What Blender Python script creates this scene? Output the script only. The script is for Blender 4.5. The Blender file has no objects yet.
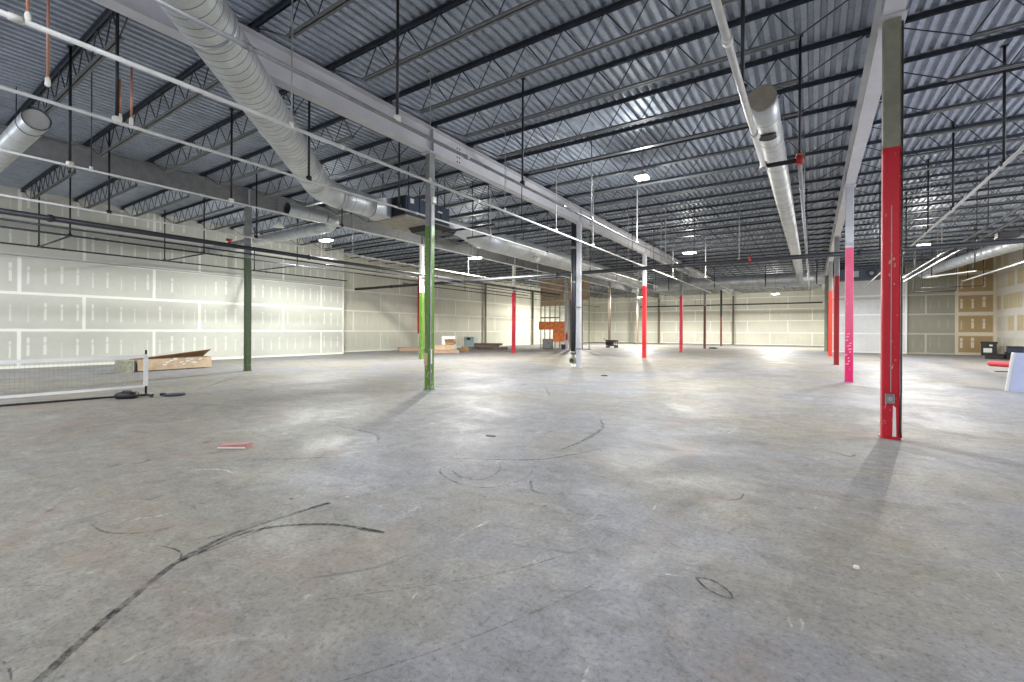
import bpy, bmesh, math, random
from mathutils import Vector, Matrix
random.seed(7)
SC = bpy.context.scene
COL = SC.collection
R = math.radians

# ------------------------------------------------------------------ camera
cam_d = bpy.data.cameras.new('camera')
cam = bpy.data.objects.new('camera', cam_d)
COL.objects.link(cam)
YAW, F_PX, HY, ROLL = 0.5855846, 453.205, 330.932, 0.00493514
cam_d.sensor_width = 36.0
cam_d.lens = 36.0 * F_PX / 1024.0
cam_d.shift_y = -(341.0 - HY) / 1024.0
cam_d.clip_start, cam_d.clip_end = 0.05, 200
cam.matrix_world = (Matrix.Translation((0, 0, 1.25)) @ Matrix.Rotation(YAW, 4, 'Z')
                    @ Matrix.Rotation(R(90), 4, 'X') @ Matrix.Rotation(ROLL, 4, 'Z'))
SC.camera = cam

# ------------------------------------------------------------------ world, exposure, big lights
w = bpy.data.worlds.new('world')
SC.world = w
w.use_nodes = True
bg = w.node_tree.nodes['Background']
bg.inputs[0].default_value = (0.80, 0.88, 1.0, 1)
bg.inputs[1].default_value = 1.0
vs = SC.view_settings
vs.view_transform = 'Standard'
vs.look = 'None'
vs.exposure = 0.0
vs.gamma = 1.0
vs.use_curve_mapping = False
SC.cycles.use_denoising = True
SC.cycles.max_bounces = 8
SC.cycles.diffuse_bounces = 5
SC.cycles.sample_clamp_indirect = 8.0
LAMP_W = 1500.0

def area_light(name, loc, size, power, color=(1, 1, 1), rot=(0, 0, 0), size_y=None):
    d = bpy.data.lights.new(name, 'AREA')
    d.shape = 'RECTANGLE'
    d.size = size
    d.size_y = size_y or size
    d.energy = power
    d.color = color
    o = bpy.data.objects.new(name, d)
    COL.objects.link(o)
    o.location = loc
    o.rotation_euler = rot
    return o

# added cool fill light at the wall behind the photographer
area_light('back_fill_light', (-9.0, -7.8, 2.6), 16, 160, (0.86, 0.92, 1.0), (R(90), 0, 0), 3.6)
# added cool light for the right floor, out of view at the right wall
area_light('right_fill_light', (8.3, 10.6, 1.9), 3.0, 420, (0.78, 0.80, 1.0), (0, R(90), 0), 6.0)

# ------------------------------------------------------------------ colour and material helpers
def lin(c):
    return tuple((v / 255 / 12.92) if v / 255 <= 0.04045 else ((v / 255 + 0.055) / 1.055) ** 2.4 for v in c) + (1.0,)

def new_mat(name):
    m = bpy.data.materials.new(name)
    m.use_nodes = True
    nt = m.node_tree
    return m, nt, nt.nodes['Principled BSDF']

class NT:
    """small helper to wire shader maths"""
    def __init__(s, nt):
        s.nt = nt
    def node(s, t, **kw):
        n = s.nt.nodes.new(t)
        for k, v in kw.items():
            setattr(n, k, v)
        return n
    def put(s, sock, v):
        if hasattr(v, 'is_output'):
            s.nt.links.new(v, sock)
        else:
            sock.default_value = v
    def m(s, op, a, b=0.0, c=None):
        n = s.node('ShaderNodeMath', operation=op)
        s.put(n.inputs[0], a)
        s.put(n.inputs[1], b)
        if c is not None:
            s.put(n.inputs[2], c)
        return n.outputs[0]
    def ramp(s, v, lo, hi, a=0.0, b=1.0):
        n = s.node('ShaderNodeMapRange')
        s.put(n.inputs[0], v)
        for i, x in zip((1, 2, 3, 4), (lo, hi, a, b)):
            n.inputs[i].default_value = x
        return n.outputs[0]
    def mix(s, f, a, b, blend='MIX'):
        n = s.node('ShaderNodeMix', data_type='RGBA', blend_type=blend)
        s.put(n.inputs[0], f)
        s.put(n.inputs[6], a)
        s.put(n.inputs[7], b)
        return n.outputs[2]
    def noise(s, vec, scale, detail=4.0, rough=0.55, dist=0.0):
        n = s.node('ShaderNodeTexNoise')
        s.put(n.inputs['Vector'], vec)
        n.inputs['Scale'].default_value = scale
        n.inputs['Detail'].default_value = detail
        n.inputs['Roughness'].default_value = rough
        n.inputs['Distortion'].default_value = dist
        return n.outputs[0]
    def pos(s):
        return s.node('ShaderNodeNewGeometry').outputs['Position']
    def obj(s):
        return s.node('ShaderNodeTexCoord').outputs['Object']
    def xyz(s, v):
        n = s.node('ShaderNodeSeparateXYZ')
        s.put(n.inputs[0], v)
        return n.outputs
    def vec(s, x, y, z):
        n = s.node('ShaderNodeCombineXYZ')
        for i, v in enumerate((x, y, z)):
            s.put(n.inputs[i], v)
        return n.outputs[0]
    def scale(s, v, sc):
        n = s.node('ShaderNodeMapping')
        s.put(n.inputs[0], v)
        n.inputs['Scale'].default_value = sc
        return n.outputs[0]
    def bump(s, h, strength, dist, bsdf):
        n = s.node('ShaderNodeBump')
        n.inputs['Strength'].default_value = strength
        n.inputs['Distance'].default_value = dist
        s.put(n.inputs['Height'], h)
        s.nt.links.new(n.outputs[0], bsdf.inputs['Normal'])

def basic(name, rgb, rough=0.55, metal=0.0, var=0.12, scale=6.0, rgb2=None, lo=0.4, hi=0.7):
    """surface with a mottled colour: rgb, drifting to rgb2 (or a darker tone of rgb)"""
    m, nt, b = new_mat(name)
    h = NT(nt)
    c1 = lin(rgb)
    c2 = lin(rgb2) if rgb2 else tuple(v * (1 - var * 2.0) for v in c1[:3]) + (1,)
    n = h.noise(h.obj(), scale, 5.0, 0.6)
    h.put(b.inputs['Base Color'], h.mix(h.ramp(n, lo, hi), c1, c2))
    h.put(b.inputs['Roughness'], h.ramp(n, 0.3, 0.7, max(0.05, rough - 0.08), min(1, rough + 0.08)))
    b.inputs['Metallic'].default_value = metal
    return m

def drywall(name, axis, row_h=1.16, off=0.04, pw=3.47, uoff=3.28, board=(186, 187, 175), joint=(224, 224, 214),
            spots=0.8, stud=0.385, spot_w=0.028, joint_w=0.045, patch=None, stagger=0.565):
    """gypsum boards: taped horizontal and staggered vertical joints, filled screw lines, cloudy board colour"""
    m, nt, b = new_mat(name)
    h = NT(nt)
    p = h.pos()
    x, y, z = h.xyz(p)
    u = y if axis == 'Y' else x
    wob = h.m('MULTIPLY', h.m('SUBTRACT', h.noise(p, 3.0, 4.0), 0.5), 0.06)
    u = h.m('ADD', u, h.m('MULTIPLY', wob, 0.5))
    v = h.m('DIVIDE', h.m('SUBTRACT', h.m('ADD', z, h.m('MULTIPLY', wob, 0.5)), off), row_h)
    row = h.m('FLOOR', v)
    fv = h.m('FRACT', v)
    odd = h.m('FLOORED_MODULO', row, 2.0)
    fu = h.m('FRACT', h.m('ADD', h.m('DIVIDE', h.m('SUBTRACT', u, uoff), pw), h.m('MULTIPLY', odd, stagger)))
    dv = h.m('MULTIPLY', h.m('MINIMUM', fv, h.m('SUBTRACT', 1.0, fv)), row_h)
    du = h.m('MULTIPLY', h.m('MINIMUM', fu, h.m('SUBTRACT', 1.0, fu)), pw)
    jm = h.ramp(h.m('MINIMUM', dv, du), joint_w * 0.75, joint_w * 1.2, 1.0, 0.0)
    su = h.m('DIVIDE', h.m('SUBTRACT', u, uoff), stud)
    cell = h.m('FLOOR', su)
    sd = h.m('MULTIPLY', h.m('ABSOLUTE', h.m('SUBTRACT', h.m('FRACT', su), 0.5)), stud)
    wn = h.node('ShaderNodeTexWhiteNoise', noise_dimensions='2D')
    h.put(wn.inputs['Vector'], h.vec(cell, row, 0.0))
    rnd = wn.outputs['Value']
    lo = h.m('ADD', 0.2, h.m('MULTIPLY', rnd, 0.12))
    hi = h.m('ADD', 0.62, h.m('MULTIPLY', rnd, 0.2))
    inrow = h.m('MULTIPLY', h.m('GREATER_THAN', fv, lo), h.m('LESS_THAN', fv, hi))
    gap = h.m('GREATER_THAN', h.m('ABSOLUTE', h.m('SUBTRACT', fv, h.m('ADD', 0.58, h.m('MULTIPLY', rnd, 0.05)))), 0.035)
    wid = h.m('MULTIPLY', h.m('ADD', 0.6, h.m('MULTIPLY', rnd, 0.7)), spot_w)
    sm = h.m('MULTIPLY', h.m('MULTIPLY', inrow, h.m('ADD', 0.45, h.m('MULTIPLY', gap, 0.55))), h.m('LESS_THAN', sd, wid))
    sm = h.m('MULTIPLY', sm, h.m('MULTIPLY', spots, h.ramp(rnd, 0.0, 0.5, 0.25, 1.0)))
    cloud = h.noise(p, 0.35, 4.0)
    fine = h.noise(p, 5.0, 5.0)
    base = h.mix(h.ramp(cloud, 0.35, 0.65), lin(board), tuple(c * 0.86 for c in lin(board)[:3]) + (1,))
    if patch:
        wn2 = h.node('ShaderNodeTexWhiteNoise', noise_dimensions='2D')
        h.put(wn2.inputs['Vector'], h.vec(h.m('FLOOR', h.m('DIVIDE', u, 1.9)), row, 0.0))
        base = h.mix(h.m('GREATER_THAN', wn2.outputs['Value'], 0.45), base, lin(patch))
    base = h.mix(h.ramp(fine, 0.45, 0.8, 0.0, 0.14), base, lin((150, 148, 136)))
    c = h.mix(h.m('MAXIMUM', h.m('MULTIPLY', jm, 0.92), sm), base, lin(joint))
    h.put(b.inputs['Base Color'], c)
    b.inputs['Roughness'].default_value = 0.85
    return m

def galvanised(name, rgb=(176, 182, 184), rough=0.36, metal=0.85):
    m, nt, b = new_mat(name)
    h = NT(nt)
    o = h.obj()
    vo = h.node('ShaderNodeTexVoronoi')
    h.put(vo.inputs['Vector'], o)
    vo.inputs['Scale'].default_value = 26.0
    n = h.noise(o, 3.0, 4.0)
    c = h.mix(h.ramp(n, 0.3, 0.75), lin(rgb), tuple(v * 0.72 for v in lin(rgb)[:3]) + (1,))
    c = h.mix(h.m('MULTIPLY', vo.outputs['Distance'], 0.25), c, lin((225, 228, 228)))
    h.put(b.inputs['Base Color'], c)
    b.inputs['Metallic'].default_value = metal
    h.put(b.inputs['Roughness'], h.ramp(n, 0.3, 0.7, rough - 0.06, rough + 0.12))
    return m

def paint(name, rgb, chip=(196, 190, 178), amount=0.62, rgb_low=None, low=0.0, high=1.4):
    """brushed column paint with chips; optional second colour towards the foot of the column"""
    m, nt, b = new_mat(name)
    h = NT(nt)
    p = h.pos()
    x, y, z = h.xyz(p)
    c = lin(rgb)
    if rgb_low:
        c = h.mix(h.ramp(z, low, high), lin(rgb_low), lin(rgb))
    n = h.noise(h.scale(p, (5, 5, 2.2)), 2.2, 6.0, 0.65)
    c = h.mix(h.ramp(n, 0.35, 0.65, 0.0, 0.35), c, tuple(v * 0.6 for v in lin(rgb)[:3]) + (1,))
    n2 = h.noise(h.scale(p, (9, 9, 2.5)), 3.0, 3.0, 0.7)
    foot = h.ramp(z, 0.0, 1.3, 0.07, 0.0)
    chipm = h.ramp(h.m('ADD', n2, foot), amount + 0.04, amount + 0.06)
    c = h.mix(chipm, c, lin(chip))
    h.put(b.inputs['Base Color'], c)
    b.inputs['Roughness'].default_value = 0.42
    return m

def emitter(name, rgb, strength):
    m, nt, b = new_mat(name)
    b.inputs['Base Color'].default_value = (0.9, 0.9, 0.9, 1)
    b.inputs['Emission Color'].default_value = lin(rgb)
    b.inputs['Emission Strength'].default_value = strength
    return m

def concrete(name):
    m, nt, b = new_mat(name)
    h = NT(nt)
    p = h.pos()
    big = h.noise(p, 0.17, 4.0, 0.6, 0.8)
    mid = h.noise(p, 0.9, 8.0, 0.72, 0.8)
    streak = h.noise(h.scale(p, (0.5, 2.6, 1)), 1.4, 9.0, 0.76, 0.7)
    fine = h.noise(p, 6.5, 9.0, 0.8, 0.5)
    grit = h.noise(p, 38.0, 6.0, 0.82)
    c = h.mix(h.ramp(big, 0.44, 0.56), lin((141, 142, 147)), lin((147, 142, 128)))
    c = h.mix(h.ramp(mid, 0.46, 0.62, 0.0, 0.42), c, lin((122, 122, 121)))
    c = h.mix(h.ramp(streak, 0.49, 0.64, 0.0, 0.42), c, lin((116, 113, 105)))
    c = h.mix(h.ramp(h.noise(p, 1.5, 9.0, 0.78, 1.0), 0.54, 0.66, 0.0, 0.4), c, lin((182, 180, 174)))
    c = h.mix(h.ramp(fine, 0.51, 0.62, 0.0, 0.45), c, lin((100, 98, 94)))
    c = h.mix(h.ramp(fine, 0.46, 0.38, 0.0, 0.28), c, lin((180, 179, 175)))
    c = h.mix(h.ramp(grit, 0.52, 0.62, 0.0, 0.55), c, lin((80, 78, 76)))
    c = h.mix(h.ramp(grit, 0.44, 0.36, 0.0, 0.3), c, lin((190, 189, 186)))
    # reddish rubbed stains and chalky scrapes
    c = h.mix(h.ramp(h.noise(p, 0.6, 8.0, 0.74, 1.2), 0.54, 0.66, 0.0, 0.42), c, lin((146, 120, 102)))
    chalk = h.noise(h.scale(p, (3.0, 0.9, 1)), 2.3, 9.0, 0.82, 0.6)
    c = h.mix(h.ramp(chalk, 0.62, 0.68, 0.0, 0.8), c, lin((214, 212, 206)))
    # dark drips and oil spots
    spot = h.noise(p, 3.0, 4.0, 0.62, 1.5)
    c = h.mix(h.ramp(spot, 0.66, 0.72, 0.0, 0.6), c, lin((70, 68, 66)))
    # swept arcs and scratches left by machines
    wv = h.node('ShaderNodeTexWave', wave_type='RINGS', rings_direction='Z')
    h.put(wv.inputs['Vector'], h.scale(p, (0.6, 0.6, 0.0)))
    wv.inputs['Scale'].default_value = 1.3
    wv.inputs['Distortion'].default_value = 9.0
    wv.inputs['Detail'].default_value = 2.0
    wv.inputs['Detail Scale'].default_value = 0.7
    arcs = h.m('MULTIPLY', h.ramp(wv.outputs['Fac'], 0.985, 0.998), h.ramp(h.noise(p, 1.1, 5.0, 0.7), 0.52, 0.62))
    c = h.mix(h.m('MULTIPLY', arcs, 0.45), c, lin((84, 82, 80)))
    h.put(b.inputs['Base Color'], c)
    h.put(b.inputs['Roughness'], h.ramp(mid, 0.35, 0.65, 0.50, 0.72))
    b.inputs['Specular IOR Level'].default_value = 0.38
    h.bump(h.m('ADD', fine, h.m('MULTIPLY', grit, 0.6)), 0.3, 0.008, b)
    return m

def rubber(name, rgb, a_lo, a_hi):
    """worn mark: only partly covers the concrete"""
    m, nt, b = new_mat(name)
    h = NT(nt)
    p = h.pos()
    n = h.noise(p, 24.0, 5.0, 0.75)
    n2 = h.noise(p, 2.5, 3.0)
    b.inputs['Base Color'].default_value = lin(rgb)
    b.inputs['Roughness'].default_value = 0.7
    h.put(b.inputs['Alpha'], h.m('MULTIPLY', h.ramp(n, 0.42, 0.58, a_lo, a_hi), h.ramp(n2, 0.35, 0.6, 0.35, 1.0)))
    return m

M = {}
M['floor'] = concrete('concrete_floor')
M['rubber'] = rubber('tyre_rubber_mark', (38, 38, 40), 0.25, 0.95)
M['rubber_faint'] = rubber('faint_rubber_mark', (58, 58, 58), 0.05, 0.6)
M['chalk'] = rubber('white_chalk_mark', (222, 222, 218), 0.3, 1.0)
M['wall_left'] = drywall('drywall_left', 'Y', board=(198, 198, 184), joint=(232, 231, 220), spots=0.6)
M['wall_long'] = drywall('drywall_long', 'Y', board=(208, 207, 190), joint=(232, 231, 216), spots=0.4, uoff=1.2)
M['wall_far'] = drywall('drywall_far', 'X', board=(212, 211, 196), joint=(238, 237, 226), spots=0.15, uoff=-3.5)
M['wall_white'] = drywall('drywall_white_lit', 'X', board=(220, 220, 218), joint=(238, 238, 234), spots=0.15, uoff=2.1)  # primed board made lighter still: flood light put into its colour
M['wall_grey'] = drywall('drywall_grey', 'X', board=(152, 150, 134), joint=(186, 183, 168), spots=0.3, uoff=5.6)
M['wall_brown'] = drywall('drywall_brown', 'X', board=(164, 140, 98), joint=(208, 198, 176), spots=1.0, stud=0.46, spot_w=0.05, uoff=6.90, pw=1.62, joint_w=0.11, stagger=0.0)
M['wall_right'] = drywall('drywall_right', 'Y', board=(226, 220, 202), joint=(232, 229, 218), spots=0.7, stud=0.42, uoff=0.4, patch=(212, 196, 156), joint_w=0.2)
M['wall_plain'] = basic('painted_block', (182, 182, 176), 0.8)
M['deck'] = galvanised('roof_deck_steel', (158, 168, 182), 0.55, 0.3)
M['joist'] = basic('joist_primer', (54, 60, 68), 0.5, 0.2)
M['joist_low_lit'] = basic('joist_lit_grey', (104, 107, 108), 0.5, 0.2)  # lighter copy for bottom chords: lamplight put into the colour
M['girder'] = basic('girder_paint', (196, 196, 198), 0.55, var=0.06, scale=2.0)
M['duct'] = galvanised('duct_galvanised', (196, 200, 200), 0.42, 0.55)
M['seam'] = basic('duct_seam', (112, 118, 118), 0.5, 0.6)
M['pipe_white'] = basic('white_pipe', (206, 206, 200), 0.45, var=0.08)
M['pipe_pale'] = basic('pale_pipe', (166, 167, 164), 0.45, var=0.1)
M['pipe_dark'] = basic('dark_pipe', (50, 52, 56), 0.45, 0.1)
M['black'] = basic('black_steel', (24, 25, 28), 0.5)
M['copper'] = basic('copper_tube', (196, 136, 104), 0.4, 0.3)
M['fitting'] = basic('white_fitting', (226, 224, 214), 0.45, var=0.05)
M['red'] = basic('red_fitting', (176, 36, 40), 0.5)
M['hvac_blue'] = basic('air_handler_blue', (54, 66, 84), 0.5, 0.1)
M['hvac_tan'] = basic('air_handler_tan', (150, 142, 126), 0.6)
M['steel_grey'] = basic('steel_grey', (140, 142, 142), 0.45, 0.4)
M['upper_olive'] = basic('column_olive', (140, 140, 122), 0.6)
M['upper_pale'] = basic('column_pale', (190, 191, 194), 0.55, var=0.06)
M['upper_grey'] = basic('column_grey', (138, 139, 138), 0.55)
M['p_red'] = paint('red_column_paint', (196, 20, 42), amount=0.645)
M['p_deepred'] = paint('deep_red_column_paint', (150, 14, 26), amount=0.7)
M['p_orange'] = paint('orange_red_column_paint', (226, 62, 40), amount=0.7)
M['p_pink'] = paint('pink_column_paint', (206, 88, 118), (232, 206, 214), 0.67, (212, 12, 98), 0.6, 1.6)
M['p_green'] = paint('green_column_paint', (84, 126, 26), (188, 186, 160), 0.6)
M['p_green_d'] = paint('dark_green_column_paint', (58, 80, 40), (180, 178, 150), 0.66)
M['p_crim'] = paint('crimson_column_paint', (196, 30, 56), (226, 200, 200), 0.68)
M['p_bright'] = paint('bright_red_column_paint', (214, 20, 34), amount=0.7)
M['p_brown'] = paint('brown_column_paint', (112, 100, 82), amount=0.7)
M['p_redbrown'] = paint('red_brown_column_paint', (104, 60, 50), amount=0.7)
M['p_dark'] = paint('dark_column_paint', (62, 60, 54), amount=0.72)
M['card'] = basic('cardboard', (194, 172, 142), 0.85, rgb2=(172, 148, 118), scale=4)
M['card_red'] = basic('red_brown_cardboard', (178, 150, 128), 0.85)
M['card_in'] = basic('cardboard_inside', (158, 126, 92), 0.85)
M['wrap'] = basic('grey_green_wrap', (132, 130, 108), 0.5, scale=14, rgb2=(176, 172, 150))
M['white'] = basic('white_surface', (232, 232, 228), 0.6, var=0.04)
M['net'] = basic('net_cord', (150, 152, 136), 0.8)
M['blue_dark'] = basic('dark_blue_rubber', (40, 52, 74), 0.6)
M['mattress'] = basic('pale_blue_board', (150, 157, 178), 0.7, var=0.08, scale=1.5)
M['roll'] = basic('red_foam', (196, 56, 64), 0.6)
M['plank'] = basic('dark_plank', (82, 62, 54), 0.8, rgb2=(116, 98, 86))
M['plank_grey'] = basic('weathered_plank', (124, 116, 104), 0.8)
M['osb'] = basic('orange_board', (228, 138, 78), 0.7, scale=5, rgb2=(204, 104, 46))
M['ply'] = basic('plywood', (184, 160, 134), 0.75, scale=2, rgb2=(160, 136, 110))
M['stud'] = basic('stud_steel', (158, 152, 136), 0.6, 0.2)
M['teal'] = basic('pale_teal_enamel', (176, 196, 192), 0.4)
M['brick'] = basic('pink_brick', (188, 138, 130), 0.85)
M['yellow'] = basic('straw_carton', (214, 186, 112), 0.8)
M['lens'] = emitter('lamp_lens', (255, 252, 244), 22.0)
M['lens_dim'] = emitter('lamp_lens_dim', (255, 252, 240), 12.0)

# ------------------------------------------------------------------ mesh helpers
class MB:
    def __init__(s):
        s.v, s.f, s.mi, s.sm = [], [], [], []
    def face(s, idx, mat=0, smooth=False):
        s.f.append(idx); s.mi.append(mat); s.sm.append(smooth)
    def hexa(s, pts, mat=0):
        """8 corners: 0-3 bottom ring, 4-7 top ring"""
        b = len(s.v); s.v += [tuple(p) for p in pts]
        for q in ((3, 2, 1, 0), (4, 5, 6, 7), (0, 1, 5, 4), (1, 2, 6, 5), (2, 3, 7, 6), (3, 0, 4, 7)):
            s.face([b + i for i in q], mat)
    def box(s, x0, y0, z0, x1, y1, z1, mat=0):
        s.hexa([(x0, y0, z0), (x1, y0, z0), (x1, y1, z0), (x0, y1, z0), (x0, y0, z1), (x1, y0, z1), (x1, y1, z1), (x0, y1, z1)], mat)
    def rbox(s, x0, y0, z0, x1, y1, z1, c=0.01, mat=0):
        """box with chamfered vertical edges and a chamfered top"""
        def ring(d, z):
            return [(x0 + c + d, y0 + d, z), (x1 - c - d, y0 + d, z), (x1 - d, y0 + c + d, z), (x1 - d, y1 - c - d, z),
                    (x1 - c - d, y1 - d, z), (x0 + c + d, y1 - d, z), (x0 + d, y1 - c - d, z), (x0 + d, y0 + c + d, z)]
        s.loft([ring(0, z0), ring(0, z1 - c), ring(c * 0.7, z1)], mat)
    def loft(s, rings, mat=0, smooth=False, cap=True, mats=None):
        b = len(s.v); n = len(rings[0])
        for r in rings:
            s.v += [tuple(p) for p in r]
        for i in range(len(rings) - 1):
            mm = mats[i] if mats else mat
            for j in range(n):
                k = (j + 1) % n
                s.face([b + i * n + j, b + i * n + k, b + (i + 1) * n + k, b + (i + 1) * n + j], mm, smooth)
        if cap:
            s.face([b + j for j in range(n)][::-1], mats[0] if mats else mat)
            s.face([b + (len(rings) - 1) * n + j for j in range(n)], mats[-1] if mats else mat)
    def tube(s, pts, r, n=8, mat=0, smooth=True, cap=True, rs=None, mats=None):
        pts = [Vector(p) for p in pts]
        rings = []
        up = None
        for i, p in enumerate(pts):
            if i == 0: t = pts[1] - p
            elif i == len(pts) - 1: t = p - pts[i - 1]
            else: t = (pts[i + 1] - p).normalized() + (p - pts[i - 1]).normalized()
            t.normalize()
            if up is None:
                a = Vector((0, 0, 1)) if abs(t.z) < 0.9 else Vector((1, 0, 0))
                up = (a - t * a.dot(t)).normalized()
            else:
                up = (up - t * up.dot(t)).normalized()
            sd = t.cross(up)
            rr = rs[i] if rs else r
            rings.append([p + (up * math.cos(2 * math.pi * k / n) + sd * math.sin(2 * math.pi * k / n)) * rr for k in range(n)])
        s.loft(rings, mat, smooth, cap, mats)
    def bar(s, a, b, wx, wz=None, mat=0):
        """square bar between two points"""
        a, b = Vector(a), Vector(b); t = (b - a).normalized()
        u = Vector((0, 0, 1)) if abs(t.z) < 0.95 else Vector((1, 0, 0))
        sd = t.cross(u).normalized(); up = sd.cross(t)
        wz = wz or wx
        o = [-sd * wx / 2 - up * wz / 2, sd * wx / 2 - up * wz / 2, sd * wx / 2 + up * wz / 2, -sd * wx / 2 + up * wz / 2]
        s.loft([[a + q for q in o], [b + q for q in o]], mat)
    def build(s, name, mat, parent=None, loc=None):
        me = bpy.data.meshes.new(name)
        me.from_pydata(s.v, [], s.f)
        for m_ in (mat if isinstance(mat, (list, tuple)) else [mat]):
            me.materials.append(m_)
        me.polygons.foreach_set('material_index', s.mi)
        me.polygons.foreach_set('use_smooth', s.sm)
        bm = bmesh.new(); bm.from_mesh(me)
        bmesh.ops.recalc_face_normals(bm, faces=bm.faces)
        bm.to_mesh(me); bm.free()
        me.update()
        o = bpy.data.objects.new(name, me)
        COL.objects.link(o)
        if parent: o.parent = parent
        if loc: o.location = loc
        return o

def tag(o, label, cat, group=None):
    o['label'] = label; o['category'] = cat; o['kind'] = 'thing'
    if group: o['group'] = group
    return o
def thing(name, label, cat, loc=(0, 0, 0), rz=0.0, group=None):
    o = bpy.data.objects.new(name, None)
    o.empty_display_size = 0.2
    COL.objects.link(o)
    o.location = loc; o.rotation_euler = (0, 0, rz)
    return tag(o, label, cat, group)
def struct(o):
    o['kind'] = 'structure'
    return o
def copy_thing(root, loc):
    r = root.copy(); COL.objects.link(r); r.location = loc
    for ch in root.children:
        c = ch.copy(); COL.objects.link(c); c.parent = r
        for g in ch.children:
            d = g.copy(); COL.objects.link(d); d.parent = c
    return r

# ------------------------------------------------------------------ the shell
ROOF = 5.60            # underside of the deck
CX, SX, CY, SY = 0.772, 7.502, 7.0, 7.317
XW_L, XW_R, YW_F, YW_B = -21.90, 8.55, 51.1, -8.0

mb = MB()
mb.box(XW_L - 0.3, YW_B - 0.3, -0.2, XW_R + 0.3, YW_F + 0.3, 0.0, 0)
def ribbon(pts, wd, mat, z=0.0012, taper=True):
    P = [Vector((x, y, 0)) for x, y in pts]
    # smooth the polyline
    Q = []
    for i in range(len(P) - 1):
        p0, p1, p2, p3 = P[max(i - 1, 0)], P[i], P[i + 1], P[min(i + 2, len(P) - 1)]
        for k in range(6):
            t = k / 6
            Q.append(0.5 * ((2 * p1) + (p2 - p0) * t + (2 * p0 - 5 * p1 + 4 * p2 - p3) * t * t + (3 * p1 - p0 - 3 * p2 + p3) * t ** 3))
    Q.append(P[-1])
    b = len(mb.v)
    for i, q in enumerate(Q):
        t = (Q[min(i + 1, len(Q) - 1)] - Q[max(i - 1, 0)]).normalized()
        sd = Vector((-t.y, t.x, 0))
        ww = wd * (1.0 if not taper else min(1.0, 0.35 + 2.0 * min(i, len(Q) - 1 - i) / len(Q)))
        mb.v += [tuple(q + sd * ww / 2 + Vector((0, 0, z))), tuple(q - sd * ww / 2 + Vector((0, 0, z)))]
    for i in range(len(Q) - 1):
        mb.face([b + 2 * i, b + 2 * i + 1, b + 2 * i + 3, b + 2 * i + 2], mat)
ribbon([(-2.18, 0.30), (-2.28, 0.41), (-2.45, 0.58), (-2.62, 0.77), (-2.85, 1.06), (-2.95, 1.38), (-2.93, 1.78), (-2.9, 2.01)], 0.036, 1, taper=False)
ribbon([(-2.83, 1.05), (-2.90, 1.35), (-2.86, 1.53), (-2.74, 1.67), (-2.55, 1.8), (-2.34, 1.87), (-2.2, 1.9)], 0.027, 1, 0.0016, False)
ribbon([(-2.40, 1.84), (-2.30, 1.87), (-2.2, 1.9)], 0.035, 1, 0.0020)
ribbon([(-2.93, 1.85), (-2.91, 2.0)], 0.04, 1, 0.0020)
ribbon([(-3.13, 1.06), (-3.02, 1.09), (-2.93, 1.09), (-2.86, 1.06)], 0.012, 1)
ribbon([(-2.86, 1.06), (-2.84, 1.20), (-2.86, 1.45), (-2.93, 1.70)], 0.016, 2)
ribbon([(-3.9, 0.93), (-3.6, 0.95), (-3.4, 1.1), (-3.36, 1.3)], 0.016, 2)
ribbon([(-1.9, 1.25), (-1.35, 1.9), (-1.05, 2.5)], 0.010, 2)
ribbon([(-1.55, 0.75), (-1.15, 1.45), (-0.85, 2.2)], 0.008, 2)
ribbon([(0.9, 2.2), (1.2, 2.6), (1.35, 3.1)], 0.016, 2)
ribbon([(-4.49, 2.24), (-4.08, 2.6), (-3.79, 2.84)], 0.03, 2)
ribbon([(-3.24, 3.18), (-2.78, 3.46), (-2.28, 3.76), (-2.06, 4.08), (-1.85, 4.6)], 0.028, 2)
ribbon([(-2.81, 3.27), (-2.78, 3.03), (-2.52, 2.88), (-2.25, 2.86), (-2.09, 2.99), (-2.03, 3.28), (-2.09, 3.51)], 0.022, 2)
ribbon([(-2.49, 3.53), (-2.34, 3.34), (-2.3, 3.06), (-2.49, 2.99), (-2.69, 3.09)], 0.022, 2)
ribbon([(-1.97, 3.26), (-1.83, 3.06), (-1.71, 3.04)], 0.028, 2)
ribbon([(-2.49, 6.02), (-2.26, 5.53), (-2.18, 4.81), (-2.21, 4.26)], 0.05, 2)
ribbon([(-4.88, 8.71), (-4.21, 7.68)], 0.05, 2)
ribbon([(-0.49, 2.44), (-0.42, 2.46), (-0.34, 2.41), (-0.31, 2.35), (-0.36, 2.34), (-0.43, 2.37), (-0.49, 2.44)], 0.012, 1, taper=False)
ribbon([(-0.61, 3.76), (-0.54, 3.69), (-0.45, 3.78), (-0.44, 3.91)], 0.018, 2)
ribbon([(-2.55, 0.36), (-2.46, 0.37), (-2.35, 0.36)], 0.010, 2)
ribbon([(-3.27, 0.46), (-3.13, 0.57), (-2.99, 0.65)], 0.010, 2)
ribbon([(-5.07, 3.65), (-4.39, 3.64), (-4.05, 3.4)], 0.05, 2)
ribbon([(0.2, 5.82), (0.32, 5.68), (0.37, 5.85)], 0.035, 2)
ribbon([(-10.2, 3.9), (-13.5, 6.6)], 0.05, 2)
ribbon([(-4.6, 10.2), (-3.0, 11.8), (-1.6, 12.1)], 0.08, 2)
ribbon([(-0.085, 2.33), (-0.065, 2.25)], 0.012, 3)
ribbon([(-0.04, 2.35), (-0.03, 2.31), (-0.035, 2.24)], 0.014, 3)
ribbon([(-0.70, 2.33), (-0.62, 2.39), (-0.52, 2.42)], 0.012, 3)
ribbon([(-4.6, 1.8), (-4.35, 1.95), (-4.15, 1.93)], 0.035, 3)
ribbon([(-2.92, 2.10), (-2.86, 2.32)], 0.02, 3)
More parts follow.
